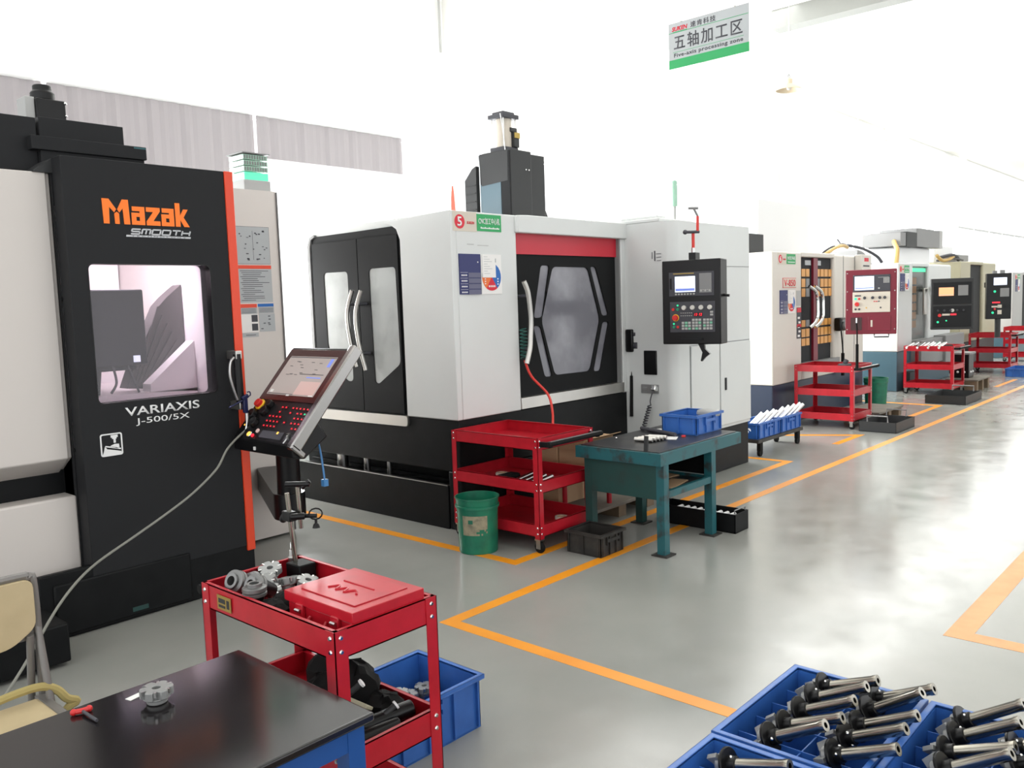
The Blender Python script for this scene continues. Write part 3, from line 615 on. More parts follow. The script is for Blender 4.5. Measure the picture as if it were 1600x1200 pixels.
for nm, y0, y1, win, hy in (('left', 5.637, 6.26, WL, ((5.634, 1.852), (5.681, 1.665), (5.657, 1.443), (5.616, 1.23))), ('right', 5.13, 5.630, WR, ((5.52, 1.848), (5.57, 1.664), (5.552, 1.443), (5.505, 1.204)))):
    dd = part(MB().plate([(y0, .86), (y1, .86), (y1, 2.27), (y0, 2.27)], 'x', 4.392, 4.405, [win]), 'hinged_door', 'door_black', t, .002)
    w2 = [(p[0], p[1]) for p in win]; cy = sum(p[0] for p in w2)/len(w2); cz = sum(p[1] for p in w2)/len(w2)
    part(MB().plate([(cy+(a-cy)*1.04, cz+(b-cz)*1.02) for a, b in w2], 'x', 4.3985, 4.4045), 'door_window', 'frost_pane', dd)
    part(MB().tube([(4.325, hy[0][0], hy[0][1]), (4.30, hy[1][0], hy[1][1]), (4.30, hy[2][0], hy[2][1]), (4.325, hy[3][0], hy[3][1])], .017, 10), 'curved_handle', 'brushed', dd)
    for q_, z_ in ((1, 1.74), (2, 1.34)): part(MB().cyl((4.31, hy[q_][0]-.01, z_), (4.395, hy[q_][0]-.03, z_), .012), 'handle_stud', 'ink', dd)
part(MB().plate(rpoly([(6.24, .842), (5.083, .848), (5.083, .765), (6.24, .757)], .03), 'x', 4.378, 4.41), 'side_sill', 'brushed', t)
# electrical cabinet at the right end
ol = [(8.03, 4.0)] + [(6.69-.09*math.sin(R(a)), 4.09-.09*math.cos(R(a))) for a in range(0, 91, 15)] + [(6.60, 5.7), (8.03, 5.7)]
part(MB().plate(ol, 'z', .43, 2.385), 'electrical_cabinet', 'white_paint', t)
part(MB().box(6.85, 8.025, 3.996, 4.0, 1.99, 1.994).box(6.85, 8.025, 3.996, 4.0, 1.262, 1.268).box(7.39, 7.394, 3.996, 4.0, .44, 1.262).box(6.85, 6.853, 3.996, 4.0, .44, 1.262), 'cabinet_seam', 'mid_grey', t)
part(MB().box(7.40, 8.02, 3.985, 4.0, .46, 1.255).box(6.86, 7.385, 3.988, 4.0, .46, 1.255), 'cabinet_door', 'white_paint', t, .004)
part(MB().box(7.475, 7.505, 3.975, 3.99, .80, .92), 'latch', 'satin_black', t, .003)
part(MB().box(6.585, 6.602, 4.19, 4.325, 1.015, 1.235), 'connector_plate', 'satin_black', t, .006)
part(MB().box(6.585, 6.602, 4.175, 4.36, .845, .925).box(6.58, 6.59, 4.29, 4.34, .87, .90), 'socket_outlet', 'mid_grey', t, .004)
part(MB().rbox((6.565, 4.20, .895), (.06, .045, .05), Matrix.Rotation(R(20), 3, 'Y')), 'plug', 'chrome', t, .008)
helix = [(6.535 - .02*(i/60) + .018*math.cos(i*1.3), 4.235 + .09*(i/60) + .018*math.sin(i*1.3), .74 - .30*i/60) for i in range(61)]
part(MB().tube([(6.555, 4.20, .89), (6.53, 4.21, .84), (6.535, 4.23, .78), helix[0]] + helix, .006, 6, 2), 'coiled_lead', 'ink', t)
part(MB().box(6.596, 6.601, 4.19, 4.20, 2.04, 2.13).box(6.596, 6.601, 4.22, 4.225, 2.06, 2.12).box(6.596, 6.601, 4.13, 4.18, 2.10, 2.104).box(6.596, 6.601, 4.13, 4.18, 2.07, 2.074).box(6.596, 6.601, 4.13, 4.175, 2.04, 2.044), 'pen_mark', 'ink', t)
part(MB().box(6.66, 6.80, 4.2, 4.6, 2.385, 2.45).box(6.6, 7.2, 4.15, 5.4, 2.385, 2.42), 'cabinet_top', 'white_paint', t, .01)
# spindle column on the roof
part(MB().plate([(5.88, 5.25), (6.17, 5.25), (6.17, 5.33), (6.22, 5.33), (6.46, 5.33), (6.46, 5.64), (5.88, 5.64)], 'z', 2.39, 3.10).plate([(6.44, 2.39), (6.60, 2.39), (6.47, 2.62), (6.46, 3.0), (6.44, 3.0)], 'y', 5.35, 5.64), 'column_cover', 'dark_grey', t, .006)
part(MB().plate([(5.27, 2.82), (5.60, 2.80), (5.63, 3.085), (5.265, 3.085)], 'x', 5.86, 5.879), 'side_shroud', 'dark_grey', t)
part(MB().plate([(5.25, 2.39), (5.355, 2.39), (5.355, 2.815), (5.262, 3.085), (5.25, 3.085)], 'x', 5.862, 5.879), 'shroud_stripe', 'charcoal', t)
part(MB().box(5.862, 5.885, 5.36, 5.62, 2.40, 2.815), 'shroud_window', 'slate_blue', t)
mb = MB().plate([(5.65, 2.39), (5.80, 2.39), (5.80, 2.87), (5.70, 2.97), (5.65, 2.99)], 'x', 5.84, 5.885)
for i in range(6): mb.box(5.832, 5.842, 5.66, 5.79, 2.44+.075*i, 2.447+.075*i)
part(mb, 'vent_cover', 'dark_grey', t)
mb = MB()
for z in (2.47, 2.93):
    for x in (6.09, 6.13): mb.sphere((x, 5.247, z), .009)
part(mb, 'screw', 'chrome', t)
part(MB().box(6.55, 6.83, 5.4, 5.9, 2.39, 2.50), 'junction_box', 'dark_grey', t, .004)
cy = part(MB().lathe([(.075, 0), (.075, .27)], (6.08, 5.5, 3.15), n=20), 'air_cylinder', 'beige', t)
mb = MB().box(5.98, 6.18, 5.41, 5.59, 3.10, 3.16).box(5.97, 6.19, 5.40, 5.60, 3.42, 3.46).box(6.0, 6.16, 5.43, 5.57, 3.46, 3.485)
part(mb, 'end_cap', 'ink', cy, .006)
mb = MB()
for dx, dy in ((-.085, -.075), (.085, -.075), (-.085, .075), (.085, .075)): mb.cyl((6.08+dx, 5.5+dy, 3.16), (6.08+dx, 5.5+dy, 3.43), .008)
part(mb.tube([(5.95, 5.42, 3.45), (5.97, 5.41, 3.3), (5.99, 5.41, 3.12)], .006), 'tie_rod', 'chrome', cy)
part(MB().box(6.11, 6.19, 5.40, 5.46, 3.24, 3.30).box(6.11, 6.18, 5.395, 5.45, 3.16, 3.24).box(6.08, 6.17, 5.41, 5.45, 3.30, 3.34), 'valve', 'dark_grey', cy, .005)
part(MB().box(6.115, 6.188, 5.392, 5.40, 3.245, 3.295).cyl((6.19, 5.42, 3.28), (6.21, 5.42, 3.28), .01), 'solenoid_coil', 'brass', cy)
# beacons on the roof
b1 = part(MB().lathe([(.02, 0), (.02, .07), (.013, .20), (.007, .26)], (4.84, 4.95, 2.39)), 'red_beacon', 'lens_red', t)
b2 = part(MB().lathe([(.016, 0), (.016, .28)], (7.95, 4.8, 2.385)), 'beacon_pole', 'light_grey', t)
part(MB().lathe([(.03, 0), (.03, .26), (.01, .275)], (7.95, 4.8, 2.665)), 'beacon_lens', 'lens_clear', b2)
stickers(t, 4.468, 2.381, 4.52, '5')
part(MB().box(4.55, 4.62, 4.5185, 4.52, 2.15, 2.156).box(4.66, 4.78, 4.5185, 4.52, 2.145, 2.150), 'pencil_mark', 'light_grey', t)
# hand wheel remote and its coiled cable
t = thing('handwheel_remote', 'black handheld remote with dial hanging beside the hexagon door of the white machine', 'remote', (6.6, 4.45, .8))
part(MB().box(6.575, 6.66, 4.44, 4.518, 1.22, 1.43), 'grip', 'satin_black', t, .012)
part(MB().cyl((6.62, 4.44, 1.28), (6.62, 4.40, 1.28), .036).cyl((6.60, 4.44, 1.385), (6.60, 4.42, 1.385), .016).cyl((6.64, 4.44, 1.385), (6.64, 4.42, 1.385), .016), 'dial', 'ink', t, .003)
part(MB().tube([(6.61, 4.47, 1.22), (6.615, 4.47, 1.12), (6.60, 4.47, 1.0)], .006).cyl((6.60, 4.47, 1.0), (6.585, 4.47, .62), .016), 'coiled_cable', 'rubber', t)
solo(MB().tube([(5.09, 4.46, 1.25), (5.12, 4.42, 1.12), (5.17, 4.30, .98), (5.10, 4.2, .86), (4.98, 4.10, .775), (4.93, 4.06, .72)], .010), 'air_hose', 'hose_red', 'red air hose from curved hexagon door handle down to the trolley beneath', 'hose', (5.0, 4.2, .72))
hx = [(5.13+.035*math.cos(i*.9), 4.50+.02*math.sin(i*.9), 1.50-.004*i) for i in range(60)]
solo(MB().tube(hx, .005, 6, 2), 'coiled_hose', 'hose_green', 'green coiled air hose tucked behind the curved hexagon door handle', 'hose', (5.13, 4.5, 1.26))

# ---------------------------------------------------------------- operator panels of the milling machines (face -Y in their own frame)
def panel_case(label, loc, az, w, h, dep, m):
    t = thing('control_pendant', label, 'control panel', loc, R(az+90), world=False)
    part(MB().box(-w/2, w/2, 0, dep, 0, h), 'housing', m, t, .008)
    return t
def btn(t, x, z, r, m, name, d=.012, n=12, y=0):
    return part(MB().cyl((x, y, z), (x, y-d, z), r, r*.85, n), name, m, t)
t = panel_case('black operator panel with blue-white screen and white round dials before the electrical cabinet', (6.29, 3.655, 1.315), 190, .505, .70, .17, 'satin_black'); P2 = t
f = part(MB().box(-.19, .20, -.006, 0, .40, .60), 'screen_unit', 'ink', t, .003)
s = part(MB().box(-.135, .04, -.009, -.006, .435, .565), 'screen', 'screen_white', f)
part(MB().box(-.13, .035, -.0096, -.009, .445, .465), 'status_bar', 'screen_blue', f)
part(MB().box(.075, .18, -.01, -.006, .425, .585), 'keypad', 'mid_grey', f, .002)
mb = MB()
for k in range(7): mb.box(-.135+.026*k, -.120+.026*k, -.011, -.006, .412, .425)
for k in range(5): mb.box(.085+.018*k, .098+.018*k, -.013, -.01, .435+.012*(k % 2), .452)
part(mb, 'soft_key', 'key_grey', f)
part(MB().box(-.18, -.165, -.009, -.006, .46, .55), 'card_slot', 'satin_black', f)
part(MB().box(-.15, .03, -.0075, -.006, .585, .592), 'maker_strip', 'brass', f)
g = part(MB().box(-.185, .205, -.005, 0, .10, .355), 'key_panel', 'ink', t, .003)
for k in range(4): btn(g, -.06+.074*k, .305, .021, 'knob_white', 'dial', .02, 16)
btn(g, -.135, .222, .034, 'button_yellow', 'stop_collar', .008); btn(g, -.135, .222, .026, 'button_red', 'emergency_stop', .03)
btn(g, -.155, .292, .014, 'button_red', 'push_button'); btn(g, -.115, .292, .014, 'button_green', 'push_button'); btn(g, -.115, .325, .008, 'led_green', 'lamp')
btn(g, -.15, .145, .013, 'button_green', 'push_button'); btn(g, -.115, .145, .013, 'button_red', 'push_button'); btn(g, -.15, .172, .008, 'led_green', 'lamp')
dsp = part(MB().box(.025, .10, -.007, -.004, .232, .262), 'display', 'satin_black', g)
lettering('13 12', 'digits', 'led_red', dsp, 'y', .030, .096, .236, .258, -.007, .03, .15)
mb = MB(); random.seed(9)
for bx in (-.08, .01, .105):
    for r_ in range(4):
        for c_ in range(3):
            if bx < -.05 and r_ == 3: continue
            mb.m(1 if random.random() < .14 else 0).box(bx+.028*c_, bx+.022+.028*c_, -.009, -.004, .122+.024*r_, .140+.024*r_)
for k in range(6):
    mb.m(0).box(-.09+.018*k, -.080+.018*k, -.008, -.004, .258, .264); mb.box(-.09+.018*k, -.080+.018*k, -.008, -.004, .235, .241)
mb.box(.165, .19, -.009, -.004, .258, .274).box(.165, .19, -.009, -.004, .236, .252)
part(mb, 'key_block', ['key_grey', 'key_green'], g, smooth=False)
part(MB().box(-.09, .10, -.02, 0, .038, .05), 'lower_rail', 'charcoal', t)
part(MB().cyl((.253, .08, .40), (.30, .08, .395), .011), 'side_lever', 'satin_black', t)
part(MB().box(-.03, .03, .04, .14, .70, .76), 'top_mount', 'satin_black', t)
part(MB().box(-.06, .06, .17, .62, .25, .40).box(-.46, -.06, .50, .62, .25, .40), 'swing_arm', 'dark_grey', t)
part(MB().plate([(.05, 0), (.10, 0), (.105, -.04), (.15, -.08), (.11, -.11), (.08, -.145), (.07, -.14), (.085, -.07)], 'y', .02, .05), 'drop_bracket', 'satin_black', t)
# red indicator stand on top of it
t2 = thing('indicator_stand', 'small red jointed indicator arm standing on top of the black operator panel', 'stand', (6.365, 3.67, 2.075), world=False)
part(MB().cyl((0, 0, 0), (0, 0, .04), .016), 'foot', 'steel', t2)
part(MB().cyl((0, 0, .04), (.0, 0, .17), .013).cyl((.02, -.03, .17), (.025, -.03, .30), .012), 'red_arm', 'hose_red', t2)
part(MB().cyl((-.05, .03, .17), (.03, -.04, .17), .012).sphere((-.06, .04, .17), .02), 'joint_knob', 'ink', t2)
part(MB().cyl((.025, -.03, .30), (.0, -.01, .36), .010).cyl((-.04, .02, .365), (.03, -.03, .365), .012), 'clamp', 'mid_grey', t2)
# ---------------------------------------------------------------- the row of smaller milling machines
K, ZB = 1.09, .14                       # the machines are drawn in local units of 1/1.09 m with their feet at .14
def sized(t):
    t.location = (t.location.x*K, t.location.y*K, t.location.z - ZB if t.location.z < ZB + .01 else (t.location.z-ZB)*K); t.scale = (K, K, K); return t
def mill(label, x0, x1, d0, d1, yf, zb, zt, base_m, body_m, door_m, cells, right_m=None, depth=2.2, door_split=None):
    """x0..x1 body, d0..d1 door opening, zb top of the base, zt top of the body"""
    t = thing('milling_machine', label, 'machine', ((x0+x1)/2, yf+1.1, ZB)); sized(t)
    part(MB().box(x0, x1, yf+.01, yf+depth, ZB, zb), 'base', base_m, t, .01)
    mb = MB().box(x0, d0, yf, yf+depth-.3, zb, zt).box(d0, d1, yf, yf+.3, zt-.05, zt+.01).box(d0, d1, yf, yf+.3, zb, zb+.14).box(d0, d1, yf+.5, yf+depth-.3, zb, zt)
    part(mb, 'enclosure', body_m, t, .012)
    part(MB().box(d1, x1, yf-.0, yf+depth-.3, zb, zt), 'right_column', right_m or body_m, t, .03)
    n = 2 if door_split else 1
    edges = [d0, door_split, d1] if door_split else [d0, d1]
    for i in range(n):
        a, b = edges[i], edges[i+1]
        dr = part(MB().box(a+.006, b-.006, yf+.05, yf+.085, zb+.14, zt-.05), 'sliding_door', door_m, t, .003)
        for lo_, hi_ in ((0, 1.5), (1.5, 2.03), (2.03, 3)):
            mb = MB()
            for (ca, cb, za, zc, k) in cells:
                if ca >= a and cb <= b and lo_ <= za < hi_: mb.m(k).box(ca, cb, yf+.043, yf+.05, za, zc)
            if len(mb.bm.faces): part(mb, 'slat_window', ['amber', 'mid_grey', 'paper_grey', 'sign_red'], dr, smooth=False)
            else: mb.bm.free()
    return t
random.seed(4)
rows = [(1.918, 2.013), (1.786, 1.892), (1.667, 1.771), (1.291, 1.375), (1.164, 1.265), (1.054, 1.146)]
cols = [(10.329, 10.435), (10.46, 10.561), (10.789, 10.886), (10.913, 11.016), (11.039, 11.144), (11.171, 11.262)]
cells = [(a, b, z0, z1, 1 if (i, j) in ((1, 1), (1, 2), (2, 1), (3, 1)) else 0) for i, (z0, z1) in enumerate(rows) for j, (a, b) in enumerate(cols)]
cells += [(10.43, 10.60, 2.06, 2.12, 2), (10.78, 10.92, 2.06, 2.12, 2)]
t = mill('cream white milling machine with amber slatted doors, maroon centre strip and V-850 plate', 9.42, 12.33, 10.215, 11.262, 4.4, .64, 2.205, 'navy', 'cream_paint', 'charcoal', cells, None, door_split=10.70); M3 = t
part(MB().box(10.635, 10.765, 4.42, 4.452, .79, 2.15), 'centre_strip', 'maroon', t)
part(MB().box(10.215, 11.35, 4.36, 4.44, .78, .85), 'door_sill', 'mid_grey', t)
for dx in (0, .165):
    part(MB().tube([(10.286+dx, 4.33, 1.793), (10.40+dx, 4.30, 1.735), (10.464+dx, 4.30, 1.65), (10.475+dx, 4.30, 1.53), (10.470+dx, 4.30, 1.42), (10.40+dx, 4.30, 1.345), (10.31+dx, 4.33, 1.285)], .020, 8), 'curved_handle', 'chrome', t)
pl = part(MB().m(1).box(9.685, 10.055, 4.396, 4.4, 1.78, 1.898).m(0).box(9.69, 10.05, 4.394, 4.397, 1.785, 1.893), 'model_plate', ['beige', 'sign_red'], t)
lettering('V-850', 'lettering', 'sign_red', pl, 'y', 9.715, 10.03, 1.80, 1.878, 4.394, .015)
mb = MB().m(0).box(10.07, 10.20, 4.397, 4.4, 1.56, 1.745).m(1).box(10.075, 10.205, 4.397, 4.4, 1.16, 1.54).m(2).box(10.08, 10.20, 4.395, 4.398, 1.48, 1.535).box(10.08, 10.20, 4.395, 4.398, 1.30, 1.335).m(3)
for k in range(5): mb.box(10.10+.02*(k % 2), 10.16+.02*(k % 2), 4.395, 4.398, 1.18+.055*k, 1.205+.055*k)
part(mb, 'warning_label', ['light_grey', 'ink', 'sign_red', 'paper'], t, smooth=False)
stickers(t, 9.615, 2.182, 4.4, '6', .93, True, .46)
part(MB().box(11.56, 11.565, 4.395, 4.4, .66, 2.2).box(11.96, 11.965, 4.395, 4.4, .66, 2.2), 'panel_seam', 'mid_grey', t)
part(MB().box(11.97, 12.33, 4.30, 4.40, 1.95, 2.215), 'terminal_box', 'cream_paint', t, .01)
part(MB().m(0).box(12.06, 12.22, 4.298, 4.3, 2.12, 2.17).m(1).box(12.02, 12.25, 4.298, 4.3, 2.05, 2.07), 'box_label', ['sign_red', 'ink'], t)
part(MB().box(9.63, 10.03, 4.8, 5.4, 2.205, 2.45), 'motor_box', 'dark_grey', t, .006)
part(MB().box(10.3, 11.9, 5.0, 6.2, 2.2, 2.95).box(10.7, 11.4, 5.2, 6.0, 2.95, 3.4), 'spindle_column', 'white_ink', t, .03)
part(MB().tube([(12.0, 4.9, 2.21), (12.2, 4.8, 2.32), (12.55, 4.8, 2.40), (13.0, 4.9, 2.40)], .02).tube([(11.9, 4.9, 2.21), (12.3, 4.85, 2.36), (12.8, 4.9, 2.385), (12.9, 5.0, 2.5)], .014).tube([(13.05, 4.9, 2.41), (13.4, 4.8, 2.36), (13.7, 4.7, 2.25), (13.79, 4.65, 2.15)], .022), 'cable_bundle', 'ink', t)
part(MB().tube([(11.8, 4.8, 2.21), (12.2, 4.75, 2.34), (12.6, 4.8, 2.385), (12.9, 4.85, 2.37)], .025), 'yellow_hose', 'hose_yellow', t)
t = sized(thing('handwheel_remote', 'black handheld remote hanging beside the maroon operator panel', 'remote', (11.33, 4.3, .8)))
part(MB().box(11.23, 11.43, 4.30, 4.395, 1.20, 1.375), 'grip', 'satin_black', t, .02)
part(MB().cyl((11.33, 4.30, 1.27), (11.33, 4.27, 1.27), .05).box(11.26, 11.40, 4.29, 4.30, 1.32, 1.35), 'dial', 'mid_grey', t)
part(MB().tube([(11.34, 4.34, 1.20), (11.39, 4.34, 1.0), (11.40, 4.34, .9)], .010).cyl((11.40, 4.34, .9), (11.40, 4.34, .6), .022), 'coiled_cable', 'rubber', t)

cells = [(14.50, 14.80, z, z+.11, 0) for z in (1.10, 1.24, 1.38, 1.52, 1.66, 1.80)]
t = mill('white milling machine with slate blue base, dark door and long grey box on its roof', 13.79, 16.6, 14.46, 15.30, 4.4, .76, 2.13, 'slate_blue', 'white_paint', 'dusk_pane', cells, None); M4 = t
mat('amber_brown', (0.20, 0.11, 0.05), .4)
for o in t.children:
    for c_ in o.children:
        if c_.name.startswith('slat_window'): c_.data.materials[0] = M['amber_brown']
part(MB().box(14.50, 15.26, 4.44, 4.449, 2.0, 2.06), 'door_reflection', 'led_green', t)  # glowing strip put in for the green reflection along the door top
part(MB().box(14.97, 15.11, 4.36, 4.40, 1.30, 1.73), 'grab_bar', 'brushed', t, .01)
part(MB().box(14.45, 16.6, 4.25, 4.42, .50, .90).box(15.6, 16.7, 4.20, 4.40, .46, .93), 'front_apron', 'mid_grey', t, .01)
part(MB().box(14.06, 14.4, 4.30, 4.42, ZB, .42), 'pump_box', 'dark_grey', t)
stickers(t, 13.88, 2.095, 4.4, '', .9, True, .14)
part(MB().m(0).box(14.50, 14.766, 4.6, 5.2, 2.43, 2.64).m(1).box(14.766, 15.30, 4.59, 5.2, 2.42, 2.66).m(0).box(15.30, 16.60, 4.6, 5.2, 2.44, 2.74).m(2).box(16.60, 16.85, 4.62, 5.2, 2.44, 2.75), 'roof_box', ['mid_grey', 'dark_grey', 'light_grey'], t)
part(MB().box(14.8, 16.4, 4.7, 6.0, 2.13, 2.43), 'head_cover', 'white_ink', t, .03)
part(MB().tube([(14.50, 4.7, 2.50), (14.40, 4.65, 2.44), (14.34, 4.6, 2.35), (14.30, 4.6, 2.14)], .035), 'yellow_hose', 'hose_yellow', t)
arc = [(13.86+.85*math.sin(R(a)), 1.75+.62*math.cos(R(a))) for a in range(0, 66, 8)]
part(MB().plate(arc + [(14.64, 2.13), (13.82, 2.13)], 'y', 5.05, 5.6), 'magazine_cover', 'mid_grey', t)

cells = [(17.90, 18.16, z, z+.10, 2) for z in (1.10, 1.24, 1.38, 1.52, 1.66)]
t = mill('olive grey milling machine with dark door, third of the small machines down the aisle', 17.2, 19.78, 17.86, 18.78, 4.4, .70, 2.20, 'dark_grey', 'olive_paint', 'charcoal', cells, None); M5 = t
part(MB().box(17.4, 18.6, 4.9, 6.0, 2.2, 2.55), 'head_cover', 'white_ink', t, .03)
part(MB().box(17.9, 18.9, 4.7, 4.9, 2.21, 2.36), 'motor_box', 'mid_grey', t)
part(MB().tube([(16.9, 4.7, 2.28), (17.3, 4.6, 2.33), (17.7, 4.6, 2.31), (18.0, 4.65, 2.25)], .03).tube([(17.0, 4.75, 2.23), (17.5, 4.6, 2.27), (18.1, 4.6, 2.25)], .02), 'cable_bundle', 'ink', t)
part(MB().tube([(16.8, 4.7, 2.32), (16.95, 4.65, 2.23), (17.2, 4.6, 2.25), (17.5, 4.6, 2.32)], .03), 'yellow_hose', 'hose_yellow', t)
t = mill('pale milling machine with bare metal panel, farthest of the row at the right', 21.3, 24.2, 22.25, 23.2, 4.4, .60, 2.02, 'slate_blue', 'light_grey', 'charcoal', [], None)
stickers(t, 21.55, 1.98, 4.4, '', .9, True, .12)

t = panel_case('maroon operator panel with white screen and cream control plate', (10.6, 3.70, 1.19), 196, .57, .78, .10, 'maroon')
f = part(MB().box(-.20, .215, -.008, 0, .515, .715), 'screen_unit', 'ink', t, .003)
part(MB().box(-.18, .035, -.011, -.008, .535, .70), 'screen', 'screen_white', f); part(MB().box(-.175, .03, -.0115, -.011, .553, .565), 'status_bar', 'screen_blue', f)
mb = MB()
for r_ in range(4):
    for c_ in range(4): mb.box(.14+.017*c_, .153+.017*c_, -.012, -.008, .615+.016*r_, .627+.016*r_)
mb.box(.08, .10, -.012, -.008, .545, .56).box(.08, .20, -.0095, -.008, .68, .684)
part(mb, 'keypad', 'key_grey', f)
g = part(MB().box(-.205, .215, -.006, 0, .265, .51), 'key_panel', 'beige', t, .003)
for k, x in enumerate((-.07, .02, .10, .155)): btn(g, x, .44, .019, 'ink', 'dial', .02, 14)
btn(g, -.155, .365, .028, 'button_red', 'emergency_stop', .03); btn(g, -.17, .43, .016, 'led_green', 'push_button'); btn(g, -.13, .43, .015, 'button_red', 'push_button')
btn(g, -.17, .305, .014, 'ink', 'push_button'); btn(g, -.13, .305, .014, 'ink', 'push_button'); btn(g, .11, .32, .011, 'ink', 'push_button'); btn(g, -.05, .32, .008, 'button_yellow', 'lamp')
part(MB().m(0).box(.03, .05, -.009, -.006, .39, .40).box(.055, .075, -.009, -.006, .39, .40).m(1).box(.08, .10, -.009, -.006, .39, .40).box(-.18, -.11, -.009, -.006, .46, .475), 'legend', ['sign_red', 'ink'], g)
part(MB().box(-.225, -.10, -.004, 0, .05, .205).box(-.21, -.12, -.02, 0, .17, .20), 'cable_socket', 'bezel_maroon', t); part(MB().box(-.165, -.150, -.04, 0, .14, .20), 'plug', 'chrome', t)
part(MB().box(-.03, .22, -.006, 0, .04, .215), 'hatch', 'maroon', t, .004); part(MB().box(.0, .02, -.008, -.006, .09, .17), 'hatch_mark', 'beige', t)
part(MB().tube([(.04, .03, .0), (.04, .03, -.035), (.20, .03, -.035), (.20, .03, .0)], .008, 6, 1), 'bottom_rail', 'ink', t)
mb = MB()
for x in (-.265, .265):
    for z in (.06, .3, .52, .74): mb.sphere((x, -.001, z), .007)
part(mb, 'screw', 'key_grey', t)
part(MB().tube([(-.16, -.02, .15), (-.15, -.03, .02), (-.15, -.02, -.12)], .008).cyl((-.15, -.02, -.12), (-.15, -.02, -.42), .018), 'coiled_cable', 'rubber', t)
part(MB().box(-.06, .06, .10, 1.15, .60, .70), 'swing_arm', 'maroon', t)
t = panel_case('dark grey operator panel with orange screen, above a trolley of shiny parts', (14.6, 3.85, 1.07), 200, .60, .80, .14, 'dark_grey')
part(MB().box(-.27, .27, -.006, 0, .40, .74), 'screen_unit', 'charcoal', t, .01); part(MB().box(-.19, .02, -.010, -.006, .53, .66), 'screen', 'screen_orange', t); part(MB().box(-.19, .02, -.0105, -.010, .54, .55), 'status_bar', 'beige', t)
part(MB().box(.08, .22, -.010, -.006, .53, .69), 'keypad', 'mid_grey', t); g = part(MB().box(-.27, .27, -.006, 0, .04, .37), 'key_panel', 'charcoal', t, .01)
for k in range(5): btn(g, -.2+.09*k, .30, .018, 'ink', 'dial', .02, 12)
btn(g, .005, .30, .030, 'knob_white', 'dial_ring', .008); btn(g, -.175, .225, .028, 'button_red', 'emergency_stop', .03); part(MB().box(-.02, .06, -.009, -.006, .225, .25), 'display', 'led_red', g); part(MB().box(-.14, -.03, -.009, -.006, .22, .25), 'legend', 'beige', g)
btn(g, -.20, .12, .018, 'led_green', 'push_button'); btn(g, -.08, .14, .013, 'led_green', 'push_button')
part(MB().box(-.06, .06, .14, 2.85, .60, .70), 'swing_arm', 'dark_grey', t)
t = panel_case('narrow black operator panel with small white screen and green lamps, far along the row', (18.2, 3.99, 1.11), 204, .42, .86, .12, 'satin_black')
part(MB().box(-.09, .13, -.008, 0, .64, .78), 'screen', 'screen_white', t); part(MB().box(.02, .17, -.006, 0, .42, .58), 'keypad', 'mid_grey', t)
btn(t, -.07, .52, .022, 'led_green', 'push_button'); btn(t, -.10, .12, .022, 'led_green', 'push_button'); part(MB().box(-.11, .02, -.008, 0, .30, .325), 'display', 'led_red', t)
part(MB().m(0).box(-.12, 0, -.006, 0, .22, .25).box(-.02, .05, -.006, 0, .09, .17).box(-.02, .05, -.006, 0, .21, .27).m(1).box(.08, .15, -.006, 0, .20, .27), 'key_block', ['beige', 'charcoal'], t)
btn(t, -.07, .19, .022, 'button_red', 'emergency_stop', .03)
part(MB().box(-.10, -.03, .02, .10, .86, .91).box(.03, .10, .02, .10, .86, .92), 'top_mount', 'mid_grey', t); part(MB().box(-.06, .06, .12, 1.0, .6, .7).cyl((0, .06, 0), (0, .06, -.35), .05), 'swing_arm', 'dark_grey', t)

